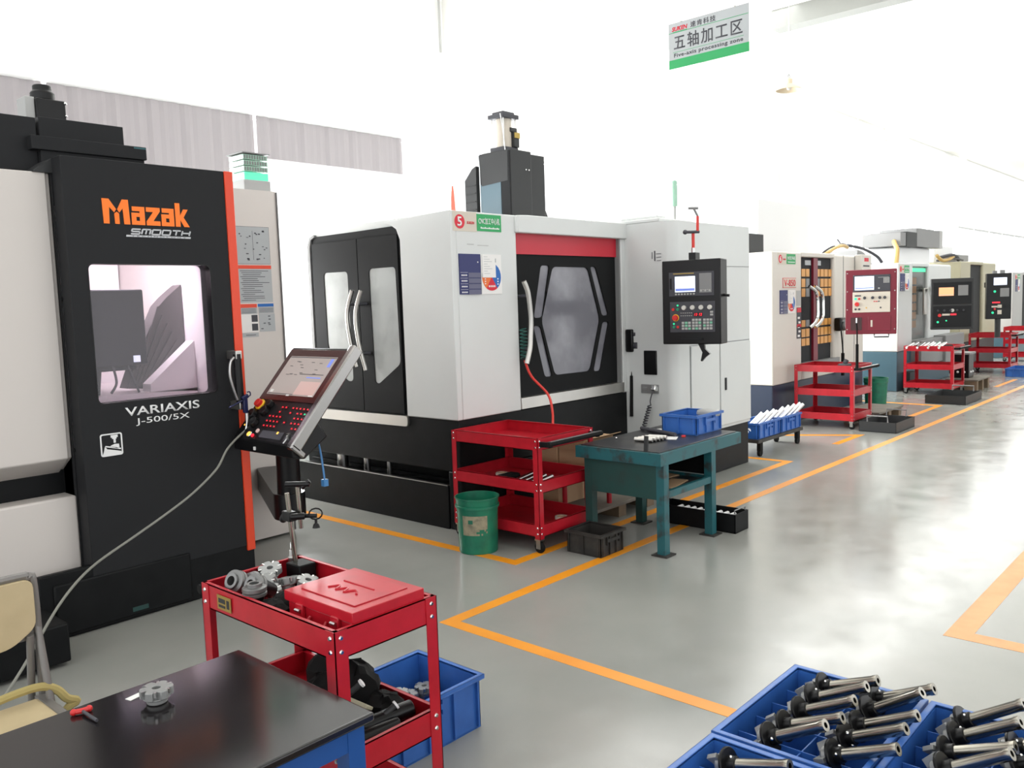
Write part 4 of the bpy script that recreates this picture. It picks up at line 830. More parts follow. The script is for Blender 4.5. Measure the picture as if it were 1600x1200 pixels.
# ---------------------------------------------------------------- red trolleys
def trolley(label, x0, y0, LX, LY, H, tiers, handle=-1, th=.085, plate=False, group='red tool trolleys', wheels=True):
    t = thing('tool_trolley', label, 'trolley', (x0+LX/2, y0+LY/2, 0), world=False, group=group); a, b = LX/2, LY/2; zl = .10
    for sx in (-1, 1):
        for sy in (-1, 1):
            X, Y = sx*a, sy*b
            mb = MB().box(min(X, X-sx*.003), max(X, X-sx*.003), min(Y, Y-sy*.045), max(Y, Y-sy*.045), zl, H-.001).box(min(X, X-sx*.045), max(X, X-sx*.045), min(Y, Y-sy*.003), max(Y, Y-sy*.003), zl, H-.001)
            lg = part(mb, 'leg', 'red', t)
            mb = MB()
            for z in tiers:
                for dz in (.022, th-.022):
                    mb.cyl((X-sx*.022, Y, z+dz), (X-sx*.022, Y+sy*.004, z+dz), .0075, .005, 8).cyl((X, Y-sy*.022, z+dz), (X+sx*.004, Y-sy*.022, z+dz), .0075, .005, 8)
            part(mb, 'bolt', 'chrome', lg)
            if wheels:
                c = part(MB().box(X-sx*.055, X-sx*.005, Y-sy*.055, Y-sy*.005, zl-.012, zl).box(X-sx*.048, X-sx*.044, Y-sy*.05, Y-sy*.012, .03, zl-.01).box(X-sx*.016, X-sx*.012, Y-sy*.05, Y-sy*.012, .03, zl-.01), 'caster', 'steel', t)
                part(MB().lathe([(.036, 0), (.04, .004), (.04, .020), (.036, .024)], (X-sx*.03-.012, Y-sy*.03, .04), (1, 0, 0), 16), 'wheel', 'rubber', c)
    for z in tiers:
        e = .0031; mb = MB().box(-a+e, a-e, -b+e, b-e, z, z+.004)
        for (p0, p1, q0, q1) in ((-a+e, a-e, -b+e, -b+e+.002), (-a+e, a-e, b-e-.002, b-e), (-a+e, -a+e+.002, -b+e, b-e), (a-e-.002, a-e, -b+e, b-e)): mb.box(p0, p1, q0, q1, z, z+th)
        for (p0, p1, q0, q1) in ((-a+e, a-e, -b+e, -b+e+.014), (-a+e, a-e, b-e-.014, b-e), (-a+e, -a+e+.014, -b+e, b-e), (a-e-.014, a-e, -b+e, b-e)): mb.box(p0, p1, q0, q1, z+th-.004, z+th)
        part(mb, 'shelf_tray', 'red', t)
    if handle:
        s = handle; Y = s*b
        e = .085 if s < 0 else .035
        for q in (-1, 1): part(MB().plate([(q*(a-.02), Y), (q*(a-.05), Y), (q*(a-.06), Y+s*e), (q*(a-.03), Y+s*e)], 'z', H-.06, H-.025), 'handle_bracket', 'satin_black', t)
        hb = part(MB().cyl((-a+.01, Y+s*e, H-.036), (a-.01, Y+s*e, H-.036), .017), 'push_handle', 'rubber', t)
        if s < 0: part(MB().box(-a+.02, a-.02, Y+s*e-.012, Y+s*e+.012, H-.0195, H-.017), 'handle_trim', 'steel', hb)
    if plate:
        p = part(MB().box(-a-.002, -a, b-.19, b-.105, H-.068, H-.020), 'brass_plate', 'brass', t)
        part(MB().box(-a-.003, -a-.002, b-.180, b-.165, H-.058, H-.030).box(-a-.003, -a-.002, b-.155, b-.115, H-.045, H-.030).box(-a-.003, -a-.002, b-.155, b-.115, H-.060, H-.052), 'plate_print', 'dark_grey', p)
    return t
T1 = trolley('nearest red trolley, two loaded shelves and a brass plate, beside the black-topped table', 1.364, 1.936, .39, .745, .80, [.085, .352, .715], 1, .085, True)
T2 = trolley('red three-shelf trolley beside the big green bucket with a paper label', 4.295, 3.675, .62, .83, .795, [.115, .415, .71], -1)
T3 = trolley('red three-shelf trolley standing in front of the amber slatted doors', 10.62, 3.91, .64, .76, .795, [.105, .41, .71], -1)
for (lx, ly, lab_) in ((14.80+.32, 3.87+.38, 'red trolley loaded with shiny parts, below the dark grey panel with orange screen'), (19.06+.32, 3.95+.38, 'red trolley in front of the olive machine, below the narrow black panel'), (22.2+.32, 4.0+.38, 'red trolley farthest down the aisle, cut off at the right border')):
    dup(T3, (lx, ly, 0), lab_)
# ---------------------------------------------------------------- plastic crates
def crate(label, c, LX, LY, H, m='blue_plastic', name='plastic_crate', cat='crate', group=None, div=None, rz=0):
    t = thing(name, label, cat, c, rz, group, world=False); a, b = LX/2, LY/2; k = .016
    mb = MB().plate([(-a+k, -b+k), (a-k, -b+k), (a-k, b-k), (-a+k, b-k)], 'z', 0, .006)
    for (p0, p1, q0, q1) in ((-a+k, a-k, -b+k, -b+k+.005), (-a+k, a-k, b-k-.005, b-k), (-a+k, -a+k+.005, -b+k, b-k), (a-k-.005, a-k, -b+k, b-k)): mb.box(p0, p1, q0, q1, .004, H-.01)
    n = max(3, int(LX/.13))
    for i in range(n+1):
        x = -a+k+.02+(LX-2*k-.04)*i/n
        for s in (-1, 1): mb.box(x-.004, x+.004, min(s*(b-k), s*(b-.003)), max(s*(b-k), s*(b-.003)), .01, H-.016)
    n = max(2, int(LY/.13))
    for i in range(n+1):
        y = -b+k+.02+(LY-2*k-.04)*i/n
        for s in (-1, 1): mb.box(min(s*(a-k), s*(a-.003)), max(s*(a-k), s*(a-.003)), y-.004, y+.004, .01, H-.016)
    part(mb, 'tub', m, t)
    part(MB().plate([(-a, -b), (a, -b), (a, b), (-a, b)], 'z', H-.020, H-.015, [[(-a+k, -b+k), (a-k, -b+k), (a-k, b-k), (-a+k, b-k)]]).plate([(-a, -b), (a, -b), (a, b), (-a, b)], 'z', H-.016, H, [[(-a+.006, -b+.006), (a-.006, -b+.006), (a-.006, b-.006), (-a+.006, b-.006)]]).plate([(-a, -b), (a, -b), (a, b), (-a, b)], 'z', H-.004, H, [[(-a+k+.004, -b+k+.004), (a-k-.004, -b+k+.004), (a-k-.004, b-k-.004), (-a+k+.004, b-k-.004)]]), 'rim', m, t, .002)
    for s in (-1, 1):
        part(MB().box(-.07, .07, min(s*(b-.004), s*(b-.001)), max(s*(b-.004), s*(b-.001)), H-.060, H-.038).box(-.072, -.066, min(s*(b-k), s*b), max(s*(b-k), s*b), H-.08, H-.016).box(.066, .072, min(s*(b-k), s*b), max(s*(b-k), s*b), H-.08, H-.016), 'hand_grip', m, t)
    if div:
        xs, ys, zt = div
        for x in xs: part(MB().box(x-.002, x+.002, -b+k+.006, b-k-.006, .006, zt), 'divider', m, t)
        for y in ys: part(MB().box(-a+k+.006, a-k-.006, y-.002, y+.002, .006, zt-.004), 'divider', m, t)
    return t
# ---------------------------------------------------------------- crates of arbor cutters at the lower right, on a low pallet
solo(MB().box(1.5, 2.82, .28, 1.26, .20, .225).box(1.55, 1.65, .3, 1.24, 0, .20).box(2.1, 2.2, .3, 1.24, 0, .20).box(2.68, 2.78, .3, 1.24, 0, .20), 'pallet', 'wood', 'low wooden pallet hidden under the blue crates of cutters', 'pallet', (2.1, .8, 0), .004)
DX = [2.235+.117*k - 2.505 for k in range(1, 5)]
zc = .226; CH = .174; zt = .125
cr1 = crate('blue divided crate of ten arbor cutters with its corner on the tape', (2.505, 1.012, zc), .60, .443, CH, group='blue crates of arbor cutters', div=([-.165, -.045, .072, .187], [.0], zt))
cr2 = crate('blue divided crate in front of the full one, cut off by the bottom border', (1.895, 1.005, zc), .60, .443, CH, group='blue crates of arbor cutters', div=([-.165, -.045, .072, .187], [.0], zt))
cr3 = crate('blue divided crate of cutters at the lower right corner', (2.505, .562, zc), .60, .443, CH, group='blue crates of arbor cutters', div=([-.165, -.045, .072, .187], [.0], zt))
def arbor():
    t = thing('arbor_cutter', '', 'cutting tool', (0, 0, 0), 0, 'arbor cutters in the blue crates', world=False); ax = (0, -1, 0)
    part(MB().lathe([(.0, -.002), (.046, -.001), (.048, .001), (.048, .007), (.046, .009), (.024, .010), (.0225, .032), (.019, .034)], (0, 0, 0), ax, 24), 'flange', 'satin_black', t)
    part(MB().lathe([(.0172, .034), (.0168, .178), (.0182, .181), (.0182, .196), (.0085, .196), (.0085, .17)], (0, 0, 0), ax, 18, False), 'shank', 'shank', t)
    mb = MB().lathe([(.026, .0), (.030, -.006), (.030, -.022), (.022, -.030), (.0, -.031)], (0, 0, 0), ax, 20)
    for k in range(3):
        a = k*2.094+.4; mb.rbox((.027*math.cos(a), .024, .027*math.sin(a)), (.030, .036, .014), Matrix.Rotation(-a, 3, 'Y') @ Matrix.Rotation(.25, 3, 'Z'))
    part(mb, 'cutter_head', 'cutter', t, .001)
    part(MB().sphere((.021, -.022, .008), .006).sphere((-.012, -.022, .020), .005), 'set_screw', 'chrome', t)
    return t
A0 = arbor(); first = True
def arb(x, y, z, tilt, label, roll=0.0, yaw=0.0):
    global first
    rot = (Matrix.Rotation(yaw, 3, 'Z') @ Matrix.Rotation(-R(tilt), 3, 'X') @ Matrix.Rotation(roll, 3, 'Y')).to_euler()
    if first: o = A0; first = False; o.location = (x, y, z); o.rotation_euler = rot; o['label'] = label; return o
    return dup(A0, (x, y, z), label, rot=rot)
words = ('first', 'second', 'third', 'fourth', 'fifth')
rowsA = [(2.742, 1.108, 22), (2.640, 1.102, 27), (2.528, 1.097, 27), (2.412, 1.096, 24), (2.315, 1.098, 29)]
rowsB = [(2.760, .938, 26), (2.665, .930, 34), (2.545, .921, 27), (2.452, .922, 27), (2.335, .913, 24)]
for i, (x, y, a) in enumerate(rowsA):
    arb(x, y, .374, a, '%s arbor cutter from the far end, left column of the full ten-cutter blue crate' % words[i], i*.9, .03*(i % 2))
for i, (x, y, a) in enumerate(rowsB):
    arb(x, y, .374, a, '%s arbor cutter from the far end, right column of the full ten-cutter blue crate' % words[i], i*1.3+.5, -.04*(i % 2))
for i, (x, y, a) in enumerate(((2.768, .683, 33), (2.655, .672, 31), (2.545, .674, 23), (2.448, .650, 32))):
    arb(x, y, .374, a, '%s arbor cutter from the far end, left column of the corner blue crate' % words[i], i*1.1)
for i, (x, y, a) in enumerate(((2.70, .53, 28), (2.60, .50, 30), (2.47, .49, 28))):
    arb(x, y, .372, a, '%s arbor cutter at the right border, right column of the corner blue crate' % words[i], i*.7)
arb(2.105, 1.126, .374, 18, 'lone arbor cutter showing in the crate cut off by the bottom border', .3)

# ---------------------------------------------------------------- face mills
def face_mill():
    t = thing('face_mill', '', 'cutting tool', (0, 0, 0), 0, None, world=False)
    ol = []
    for k in range(6):
        a0 = k*60
        for da, r in ((0, .041), (10, .0415), (22, .040), (26, .030), (36, .0275), (44, .033), (52, .040)): ol.append((r*math.cos(R(a0+da)), r*math.sin(R(a0+da))))
    hole = [(.011*math.cos(R(a)), .011*math.sin(R(a))) for a in range(0, 360, 24)]
    part(MB().plate(ol, 'z', .018, .040, [hole]).lathe([(.024, 0), (.026, .003), (.026, .018)], n=20).lathe([(.034, .014), (.036, .018), (.034, .0185)], n=24), 'cutter_body', 'cutter', t, .0015)
    mb = MB()
    for k in range(6):
        a = R(k*60+30); mb.rbox((.034*math.cos(a), .034*math.sin(a), .034), (.012, .006, .012), Matrix.Rotation(a, 3, 'Z'))
    part(mb, 'insert', 'steel', t)
    return t
FM = face_mill(); fm_first = [True]
def fm(x, y, z, label, rot=(0, 0, 0), group=None):
    o = FM if fm_first[0] else copy_tree(FM); fm_first[0] = False
    o.location = (x, y, z); o.rotation_euler = rot; o['label'] = label
    if group: o['group'] = group
    elif 'group' in o: del o['group']
    return o

# ---------------------------------------------------------------- black-topped table with blue frame, and what lies on it
t = thing('work_table', 'long black-topped table with blue steel frame, cut off at the lower left', 'table', (.4, 1.96, 0))
part(MB().box(-.40, 1.265, 1.642, 2.281, .676, .70), 'table_top', 'table_top', t, .006)
part(MB().box(-.30, 1.195, 1.664, 1.702, .615, .676).box(-.30, 1.195, 2.22, 2.258, .615, .676).box(1.205, 1.243, 1.712, 2.21, .615, .676), 'frame_rail', 'blue_steel', t)
for x in (-.35, 1.195):
    for y in (1.662, 2.21): part(MB().box(x, x+.05, y, y+.05, 0, .676), 'leg', 'blue_steel', t)
fm(.945, 2.135, .7005, 'grey face mill lying alone on the black table top', (0, 0, .5))
t = thing('torx_key', 'small red-handled key lying on the black table top', 'hand tool', (.79, 2.19, .70))
part(MB().tube([(.778, 2.234, .708), (.792, 2.226, .7085), (.808, 2.225, .708)], .007, 8, 4).sphere((.775, 2.234, .708), .0085).sphere((.810, 2.225, .708), .0085), 'red_handle', 'button_red', t)
part(MB().cyl((.793, 2.222, .708), (.797, 2.146, .706), .004), 'blade', 'ink', t)
solo(MB().rbox((.925, 2.213, .7012), (.05, .022, .0012), Matrix.Rotation(R(12), 3, 'Z')), 'paper_slip', 'paper', 'small pale paper slip beside the face mill on the black table', 'paper', (.925, 2.213, .7005))

# ---------------------------------------------------------------- folding chair at the left border
t = thing('folding_chair', 'cream padded grey folding chair cut off at the left border', 'chair', (.72, 2.9, 0)); a, b = .50, .965
part(MB().plate(rpoly([(a+.02, .70), (a+.05, .64), (b-.1, .655), (b-.022, .705), (b-.022, .865), (a+.02, .865)], .03), 'y', 2.975, 3.0), 'back_pad', 'cream_vinyl', t, .008)
part(MB().plate(rpoly([(a, .66), (b-.03, .66), (b, .69), (b, .88), (a, .88)], .03), 'y', 3.0, 3.012).tube([(b-.012, 3.0, .46), (b-.012, 3.0, .83), (b-.03, 3.0, .868), (b-.07, 3.0, .875), (a+.07, 3.0, .875), (a+.03, 3.0, .868), (a+.012, 3.0, .83), (a+.012, 3.0, .46)], .013, 8, 5), 'back_frame', 'chair_grey', t)
part(MB().box(a+.03, b-.04, 2.60, 2.965, .452, .478), 'seat', 'cream_vinyl', t, .012)
for x in (a+.005, b-.04): part(MB().box(x, x+.03, 2.58, 3.0, .45, .472), 'seat_rail', 'chair_grey', t, .004)
for x in (a+.012, b-.012):
    part(MB().cyl((x, 3.0, .70), (x, 2.80, 0), .012), 'leg', 'chair_grey', t); part(MB().cyl((x-.028 if x > .7 else x+.028, 2.985, .68), (x-.028 if x > .7 else x+.028, 3.10, 0), .012), 'leg', 'chair_grey', t)
solo(MB().tube([(.46, 2.955, .497), (.6, 2.95, .505), (.72, 2.955, .50), (.85, 2.95, .515), (.93, 2.945, .515), (.975, 2.94, .49), (1.0, 2.93, .455), (1.03, 2.93, .435), (1.0, 2.93, .42), (.985, 2.94, .36)], .014, 8, 5), 'rope', 'rope', 'fuzzy yellow rope lying along the back edge of the chair seat', 'rope', (.75, 2.95, .49))

# ---------------------------------------------------------------- what stands on the nearest red trolley
t = thing('tool_case', 'red metal tool case with raised lid panel on the nearest trolley', 'tool box', (1.57, 2.12, .72)); zf = .7192
part(MB().box(1.445, 1.705, 1.955, 2.285, zf, .80), 'case_body', 'red', t, .006)
part(MB().box(1.437, 1.713, 1.947, 2.293, .80, .832).box(1.475, 1.68, 1.985, 2.255, .832, .8355), 'lid', 'red', t, .004)
part(MB().tube([(1.53, 2.19, .836), (1.56, 2.17, .836), (1.53, 2.15, .836), (1.56, 2.13, .836), (1.53, 2.11, .836), (1.56, 2.09, .836), (1.54, 2.06, .836)], .004, 6, 4).tube([(1.60, 2.20, .836), (1.60, 2.05, .836)], .003, 6, 1), 'embossing', 'red', t)
for y in (2.03, 2.21):
    l_ = part(MB().box(1.432, 1.445, y-.018, y+.018, .75, .805), 'latch', 'red', t, .003)
    part(MB().cyl((1.428, y-.012, .785), (1.428, y+.012, .785), .006), 'latch_pin', 'steel', l_)
part(MB().tube([(1.44, 2.08, .775), (1.425, 2.085, .76), (1.425, 2.155, .76), (1.44, 2.16, .775)], .005), 'carry_handle', 'red', t)
t = thing('magnetic_stand', 'magnetic indicator stand with tall steel rod at the far corner of the nearest trolley', 'stand', (1.70, 2.60, .72))
part(MB().box(1.665, 1.735, 2.55, 2.635, zf, .80), 'magnet_base', 'black', t, .004)
part(MB().cyl((1.69, 2.61, .80), (1.672, 2.612, 1.055), .0085), 'rod', 'shank', t)
part(MB().box(1.660, 1.690, 2.585, 2.635, .955, .99).cyl((1.675, 2.635, .97), (1.675, 2.655, .95), .014).cyl((1.66, 2.58, .975), (1.70, 2.55, .975), .012), 'clamp', 'satin_black', t, .003)
part(MB().cyl((1.705, 2.585, .925), (1.695, 2.58, 1.09), .0075), 'cross_rod', 'shank', t)
part(MB().cyl((1.66, 2.60, 1.09), (1.72, 2.54, 1.088), .010).cyl((1.70, 2.56, 1.075), (1.72, 2.54, 1.1), .009), 'holder_tip', 'satin_black', t)
wh = part(MB().cyl((1.705, 2.57, .972), (1.735, 2.53, .972), .008).cyl((1.735, 2.535, .94), (1.735, 2.535, .96), .005).lathe([(.014, 0), (.010, .012), (.006, .016)], (1.735, 2.535, .928)), 'fine_adjuster', 'satin_black', t)
part(MB().tube([(1.735+.02*math.cos(R(k)), 2.535-.012*math.cos(R(k)), .978+.02*math.sin(R(k))) for k in range(0, 361, 30)], .003, 6, 1), 'wheel', 'satin_black', wh)
t = thing('fitting', 'small steel fitting standing left of the magnetic stand', 'fitting', (1.71, 2.66, .72), world=False)
part(MB().lathe([(.012, 0), (.012, .04), (.017, .042), (.017, .085), (.012, .09), (.010, .11)]), 'fitting_body', 'steel', t); part(MB().lathe([(.007, .11), (.006, .135), (.003, .145)]), 'fitting_tip', 'chrome', t)
gg = 'grey face mills on the nearest trolley'
for (x, y, z, rot, lb) in ((1.60, 2.63, .765, (.2, -.25, .1), 'pale face mill on top of the heap, nearest the magnetic stand'), (1.555, 2.575, .745, (-.2, -.5, .6), 'face mill leaning in the middle of the heap on the nearest trolley'),
        (1.655, 2.50, .730, (.3, .1, 0), 'face mill lying between the magnetic stand and red tool case'), (1.61, 2.545, .735, (-.1, .2, .9), 'face mill half buried at the middle of the trolley heap'), (1.665, 2.43, .722, (0, 0, .3), 'face mill tucked against the far corner of the red tool case'), (1.53, 2.52, .725, (.1, -.3, .2), 'face mill low at the near side of the trolley heap')):
    fm(x, y, z, lb, rot, gg)
mat('dull_steel', (0.20, 0.20, 0.198), 0.4, 0.7)
def holder(label, loc, rot, group, L=.11):
    t = thing('tool_holder', label, 'tool holder', loc, 0, group, world=False); t.rotation_euler = rot
    part(MB().lathe([(.012, 0), (.022, .004), (.031, L*.55), (.031, L*.62)], n=20), 'taper', 'satin_black', t); part(MB().lathe([(.031, L*.62), (.039, L*.64), (.039, L*.72), (.033, L*.75), (.039, L*.78), (.039, L*.88), (.026, L*.91), (.0255, L), (.016, L), (.016, L*.7)], n=24, caps=False), 'collar', 'dull_steel', t)
    return t
gh = 'black tool holders on the nearest trolley'
holder('black holder with silver ring at the left end of the nearest trolley top', (1.51, 2.60, .765), (R(65), 0, R(-75)), gh); holder('black holder with silver ring nearest the red tool case', (1.52, 2.49, .765), (R(62), 0, R(-80)), gh)
holder('dark holder lying against the left end wall of the trolley top', (1.45, 2.62, .76), (R(90), 0, R(100)), gh); holder('black holder standing between the heap and red tool case', (1.415, 2.43, .722), (R(0), 0, 0), gh)
# middle shelf
zm = .356; gm = 'dark gear on the middle shelf of the nearest trolley'
def lump(name, label, cat, blobs, m, loc, seed, jit=.012):
    """crumpled soft thing: squashed blobs with an uneven surface"""
    random.seed(seed); mb = MB()
    for c, r, sc in blobs: mb.sphere(c, r, sc, 18)
    for v in mb.bm.verts: v.co += Vector((random.uniform(-jit, jit), random.uniform(-jit, jit), random.uniform(-jit, jit)*.6)); v.co.z = max(v.co.z, loc[2]+.001)
    return solo(mb, name, m, label, cat, loc)
lump('tool_pouch', 'large crumpled black tool pouch along the far side of the middle shelf', 'pouch', [((1.67, 2.40, .43), .10, (.7, 1.1, .85)), ((1.67, 2.26, .43), .10, (.7, 1, 1.0)), ((1.68, 2.13, .40), .08, (.7, 1.1, .7)), ((1.60, 2.33, .42), .08, (.8, 1, .9))], 'rubber', (1.67, 2.27, zm), 12)
lump('tool_pouch', 'black pouch stuffed beside the red tool case on the nearest trolley', 'pouch', [((1.50, 2.37, .755), .055, (1.2, .9, .75)), ((1.44, 2.36, .75), .05, (.9, 1, .75)), ((1.57, 2.36, .75), .05, (1, .9, .7))], 'rubber', (1.49, 2.37, zf), 14, .006)
mb = MB(); random.seed(11)
for k in range(9):
    x, y = random.uniform(1.42, 1.58), random.uniform(2.40, 2.62)
    mb.tube([(x, y, zm+.008), (x+random.uniform(-.04, .04), y+random.uniform(-.06, .06), zm+.06+.02*k*.5), (x+random.uniform(-.05, .05), y-.06, zm+.10), (x+.02, y-.12, zm+.01)], .009, 6, 4)
solo(mb, 'cable_bundle', 'rubber', 'tangle of black cables at the left of the middle shelf', 'cables', (1.5, 2.45, zm))
t = thing('tape_roll', 'teal round roll on the middle shelf of the nearest trolley', 'roll', (1.52, 2.20, zm), world=False)
part(MB().lathe([(.05, 0), (.055, .004), (.055, .05), (.05, .054)], n=24), 'roll_body', 'teal', t); part(MB().lathe([(.02, .054), (.02, .058)], n=16), 'hub', 'teal_dark', t)
for i, (p, q, lb) in enumerate((((1.53, 2.21, .43), (1.61, 2.15, .505), 'silver-ended pin beside the teal roll'), ((1.53, 2.05, .40), (1.64, 2.02, .46), 'silver-ended pin at the middle of the shelf clutter'))):
    t = thing('steel_pin', lb, 'pin', p, 0, 'pins on the middle shelf'); pv, qv = Vector(p), Vector(q); dv = (qv-pv).normalized()
    part(MB().cyl(p, qv, .010), 'pin_body', 'dark_grey', t); part(MB().cyl(qv-dv*.004, qv+dv*.003, .014), 'pin_end', 'white_ink', t)
for i, (x0, y0, x1, y1, z, lb) in enumerate(((1.40, 2.04, 1.62, 1.985, .395, 'front black bar with steel end lying along the middle shelf rim'), (1.46, 2.07, 1.70, 2.015, .41, 'second black bar behind the front one on the middle shelf'))):
    t = thing('boring_bar', lb, 'cutting tool', (x0, y0, zm), 0, 'black bars on the middle shelf')
    part(MB().cyl((x0, y0, z), (x1, y1, z+.02), .030, .026, 16), 'bar', 'satin_black', t, .003); dv = (Vector((x0-x1, y0-y1, -.02))).normalized(); part(MB().cyl(Vector((x0, y0, z)), Vector((x0, y0, z))+dv*.012, .026, .022, 16), 'bar_end', 'cutter', t)
solo(MB().rbox((1.56, 2.115, .47), (.05, .10, .012), Matrix.Rotation(R(35), 3, 'Y') @ Matrix.Rotation(R(20), 3, 'Z')), 'gauge_block', 'olive_paint', 'small tan block lying on the dark clutter of the middle shelf', 'block', (1.56, 2.115, .44), .003)
solo(MB().cyl((1.52, 2.14, zm), (1.52, 2.14, .41), .055).box(1.48, 1.60, 2.02, 2.16, zm, .43), 'vise', 'black', 'black block vise under the tan block on the middle shelf', 'vise', (1.53, 2.1, zm), .006)
solo(MB().cyl((1.62, 2.28, zm), (1.64, 2.30, .66), .020), 'drift_bar', 'satin_black', 'upright black bar rising from the middle shelf of the nearest trolley', 'bar', (1.62, 2.28, zm))
# crate of face mills on the floor behind it
cb = crate('blue crate of small face mills on the floor behind the nearest trolley', (2.058, 2.535, 0), .60, .40, .22)
gf = 'face mills piled in the floor crate'; random.seed(21); k = 0
for layer, n in ((0, 6), (1, 5), (2, 3), (3, 1)):
    for i in range(n):
        x = 2.05 + .085*(i % 3) + .02*layer; y = 2.66 - .085*(i//3) - .03*layer
        fm(x+random.uniform(-.006, .006), y, .0075+.041*layer, 'grey face mill in the heap inside the blue floor crate behind the nearest trolley', (0, 0, random.uniform(0, 1)), gf); k += 1
# ---------------------------------------------------------------- teal work bench and its surroundings
t = thing('work_bench', 'worn teal steel work bench with dark top between the red trolley and aisle', 'bench', (5.2, 3.4, 0)); TB = t
part(MB().box(4.726, 5.784, 2.996, 3.644, .672, .70), 'bench_top', 'worn_top', t, .004)
part(MB().box(4.70, 5.81, 2.97, 2.995, .61, .692).box(4.70, 4.725, 2.996, 3.67, .61, .692).box(4.726, 5.784, 3.645, 3.67, .61, .692).box(5.785, 5.81, 2.996, 3.67, .61, .692), 'edge_frame', 'teal', t)
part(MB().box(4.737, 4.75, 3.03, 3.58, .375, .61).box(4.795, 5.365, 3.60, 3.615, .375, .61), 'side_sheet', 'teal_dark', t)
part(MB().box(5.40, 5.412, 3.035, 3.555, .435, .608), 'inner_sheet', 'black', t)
part(MB().box(4.795, 5.365, 2.975, 3.005, .385, .43).box(5.39, 5.42, 3.03, 3.56, .385, .43), 'shelf_rail', 'teal', t)
part(MB().box(4.752, 5.388, 3.031, 3.598, .39, .41), 'lower_shelf', 'worn_top', t)
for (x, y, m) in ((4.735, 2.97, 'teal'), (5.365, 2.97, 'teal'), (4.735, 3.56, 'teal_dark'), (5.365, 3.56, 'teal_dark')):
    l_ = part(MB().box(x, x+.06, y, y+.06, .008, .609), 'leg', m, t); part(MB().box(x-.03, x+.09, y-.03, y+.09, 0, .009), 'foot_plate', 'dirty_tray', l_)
part(MB().rbox((4.73, 3.10, .735), (.012, .028, .13), Matrix.Rotation(R(3), 3, 'X')), 'stop_tab', 'dark_grey', t)
solo(MB().rbox((5.08, 3.12, .4145), (.30, .12, .006), Matrix.Rotation(R(10), 3, 'Z')).rbox((5.2, 3.35, .4145), (.35, .2, .006), Matrix.Rotation(R(-6), 3, 'Z')), 'cardboard_sheet', 'cardboard', 'flattened cardboard pieces lying on the lower shelf of the teal bench', 'cardboard', (5.1, 3.2, .411))
crate('blue crate with spare cloth, sitting on the teal bench top', (5.625, 3.275, .701), .40, .32, .145)
solo(MB().plate([(5.70, 3.13), (5.80, 3.12), (5.79, 3.25), (5.72, 3.30)], 'z', .80, .856), 'cloth', 'light_grey', 'pale cloth bunched in the blue crate on the teal bench', 'cloth', (5.75, 3.2, .80), .02)
solo(MB().cyl((5.48, 3.63, .716), (5.33, 3.245, .716), .015).cyl((5.333, 3.253, .716), (5.327, 3.237, .716), .012), 'steel_tube', 'ink', 'long dark tube lying across the teal bench before the blue crate', 'tube', (5.42, 3.47, .701))
mb = MB()
for i in range(5): mb.cyl((5.00+.036*i, 3.37-.006*i, .719), (5.03+.036*i, 3.24-.006*i, .719), .0165, .0165, 12)
solo(mb, 'bar_stock', 'brushed', 'silver bars lying side by side on the teal bench top', 'metal bars', (5.08, 3.3, .701), group=None)
solo(MB().rbox((5.26, 3.235, .7013), (.13, .09, .0012), Matrix.Rotation(R(25), 3, 'Z')), 'paper_sheet', 'paper', 'white paper lying near the silver bars on the teal bench', 'paper', (5.26, 3.235, .7005))
solo(MB().rbox((5.52, 3.52, .7013), (.16, .10, .0012), Matrix.Rotation(R(-15), 3, 'Z')), 'paper_sheet', 'paper', 'white drawing sheet half under the blue crate on the teal bench', 'paper', (5.52, 3.52, .7005))
solo(MB().rbox((5.36, 3.19, .705), (.05, .03, .008), Matrix.Rotation(R(30), 3, 'Z')), 'red_tag', 'hose_red', 'small red tag at the end of the dark tube on the teal bench', 'tag', (5.36, 3.19, .701), .002)
solo(MB().tube([(5.22, 3.33, .707), (5.24, 3.38, .708), (5.22, 3.42, .707), (5.19, 3.40, .707)], .004).rbox((5.2, 3.32, .708), (.05, .02, .012), Matrix.Rotation(R(40), 3, 'Z')), 'clip', 'steel', 'small steel clip beside the silver bars on the teal bench', 'clip', (5.21, 3.35, .701))
solo(MB().sphere((5.03, 3.55, .708), .008), 'bolt_nut', 'chrome', 'tiny bright nut alone on the teal bench top', 'nut', (5.03, 3.55, .70))
# black swarf tray under the bench with white parts
t = thing('swarf_tray', 'black metal tray of white bars on the floor under the teal bench', 'tray', (5.45, 3.16, 0)); x0, x1, y0, y1 = 5.19, 5.68, 2.86, 3.46
def tray(t, x0, x1, y0, y1, h, m, hm='ink'):
    part(MB().box(x0, x1, y0, y1, 0, .006).box(x0, x1, y0, y0+.004, 0, h).box(x0, x1, y1-.004, y1, 0, h).box(x0, x0+.004, y0, y1, 0, h).box(x1-.004, x1, y0, y1, 0, h), 'tray_body', m, t)
tray(t, 5.50, 5.70, 2.86, 3.52, .14, 'black')
part(MB().tube([(5.52, 2.875, .14), (5.52, 2.875, .165), (5.68, 2.875, .165), (5.68, 2.875, .14)], .005, 6, 1).tube([(5.52, 3.505, .14), (5.52, 3.505, .165), (5.68, 3.505, .165), (5.68, 3.505, .14)], .005, 6, 1), 'handle', 'mid_grey', t)
gw = 'white bars in the tray under the teal bench'
wb = MB().cyl((0, 0, 0), (.13, 0, .0), .016, .016, 12)
w0 = solo(wb, 'white_bar', 'white_ink', 'white round bar in the row inside the black tray under the teal bench', 'bar', (0, 0, 0), group=gw, world=False)
for i in range(9):
    o = w0 if i == 0 else w0.copy()
    if i: S.collection.objects.link(o)
    o.location = (5.535, 2.95+.055*i, .10)
part(MB().box(5.505, 5.695, 2.90, 3.49, .006, .083), 'inner_rack', 'dirty_tray', t)
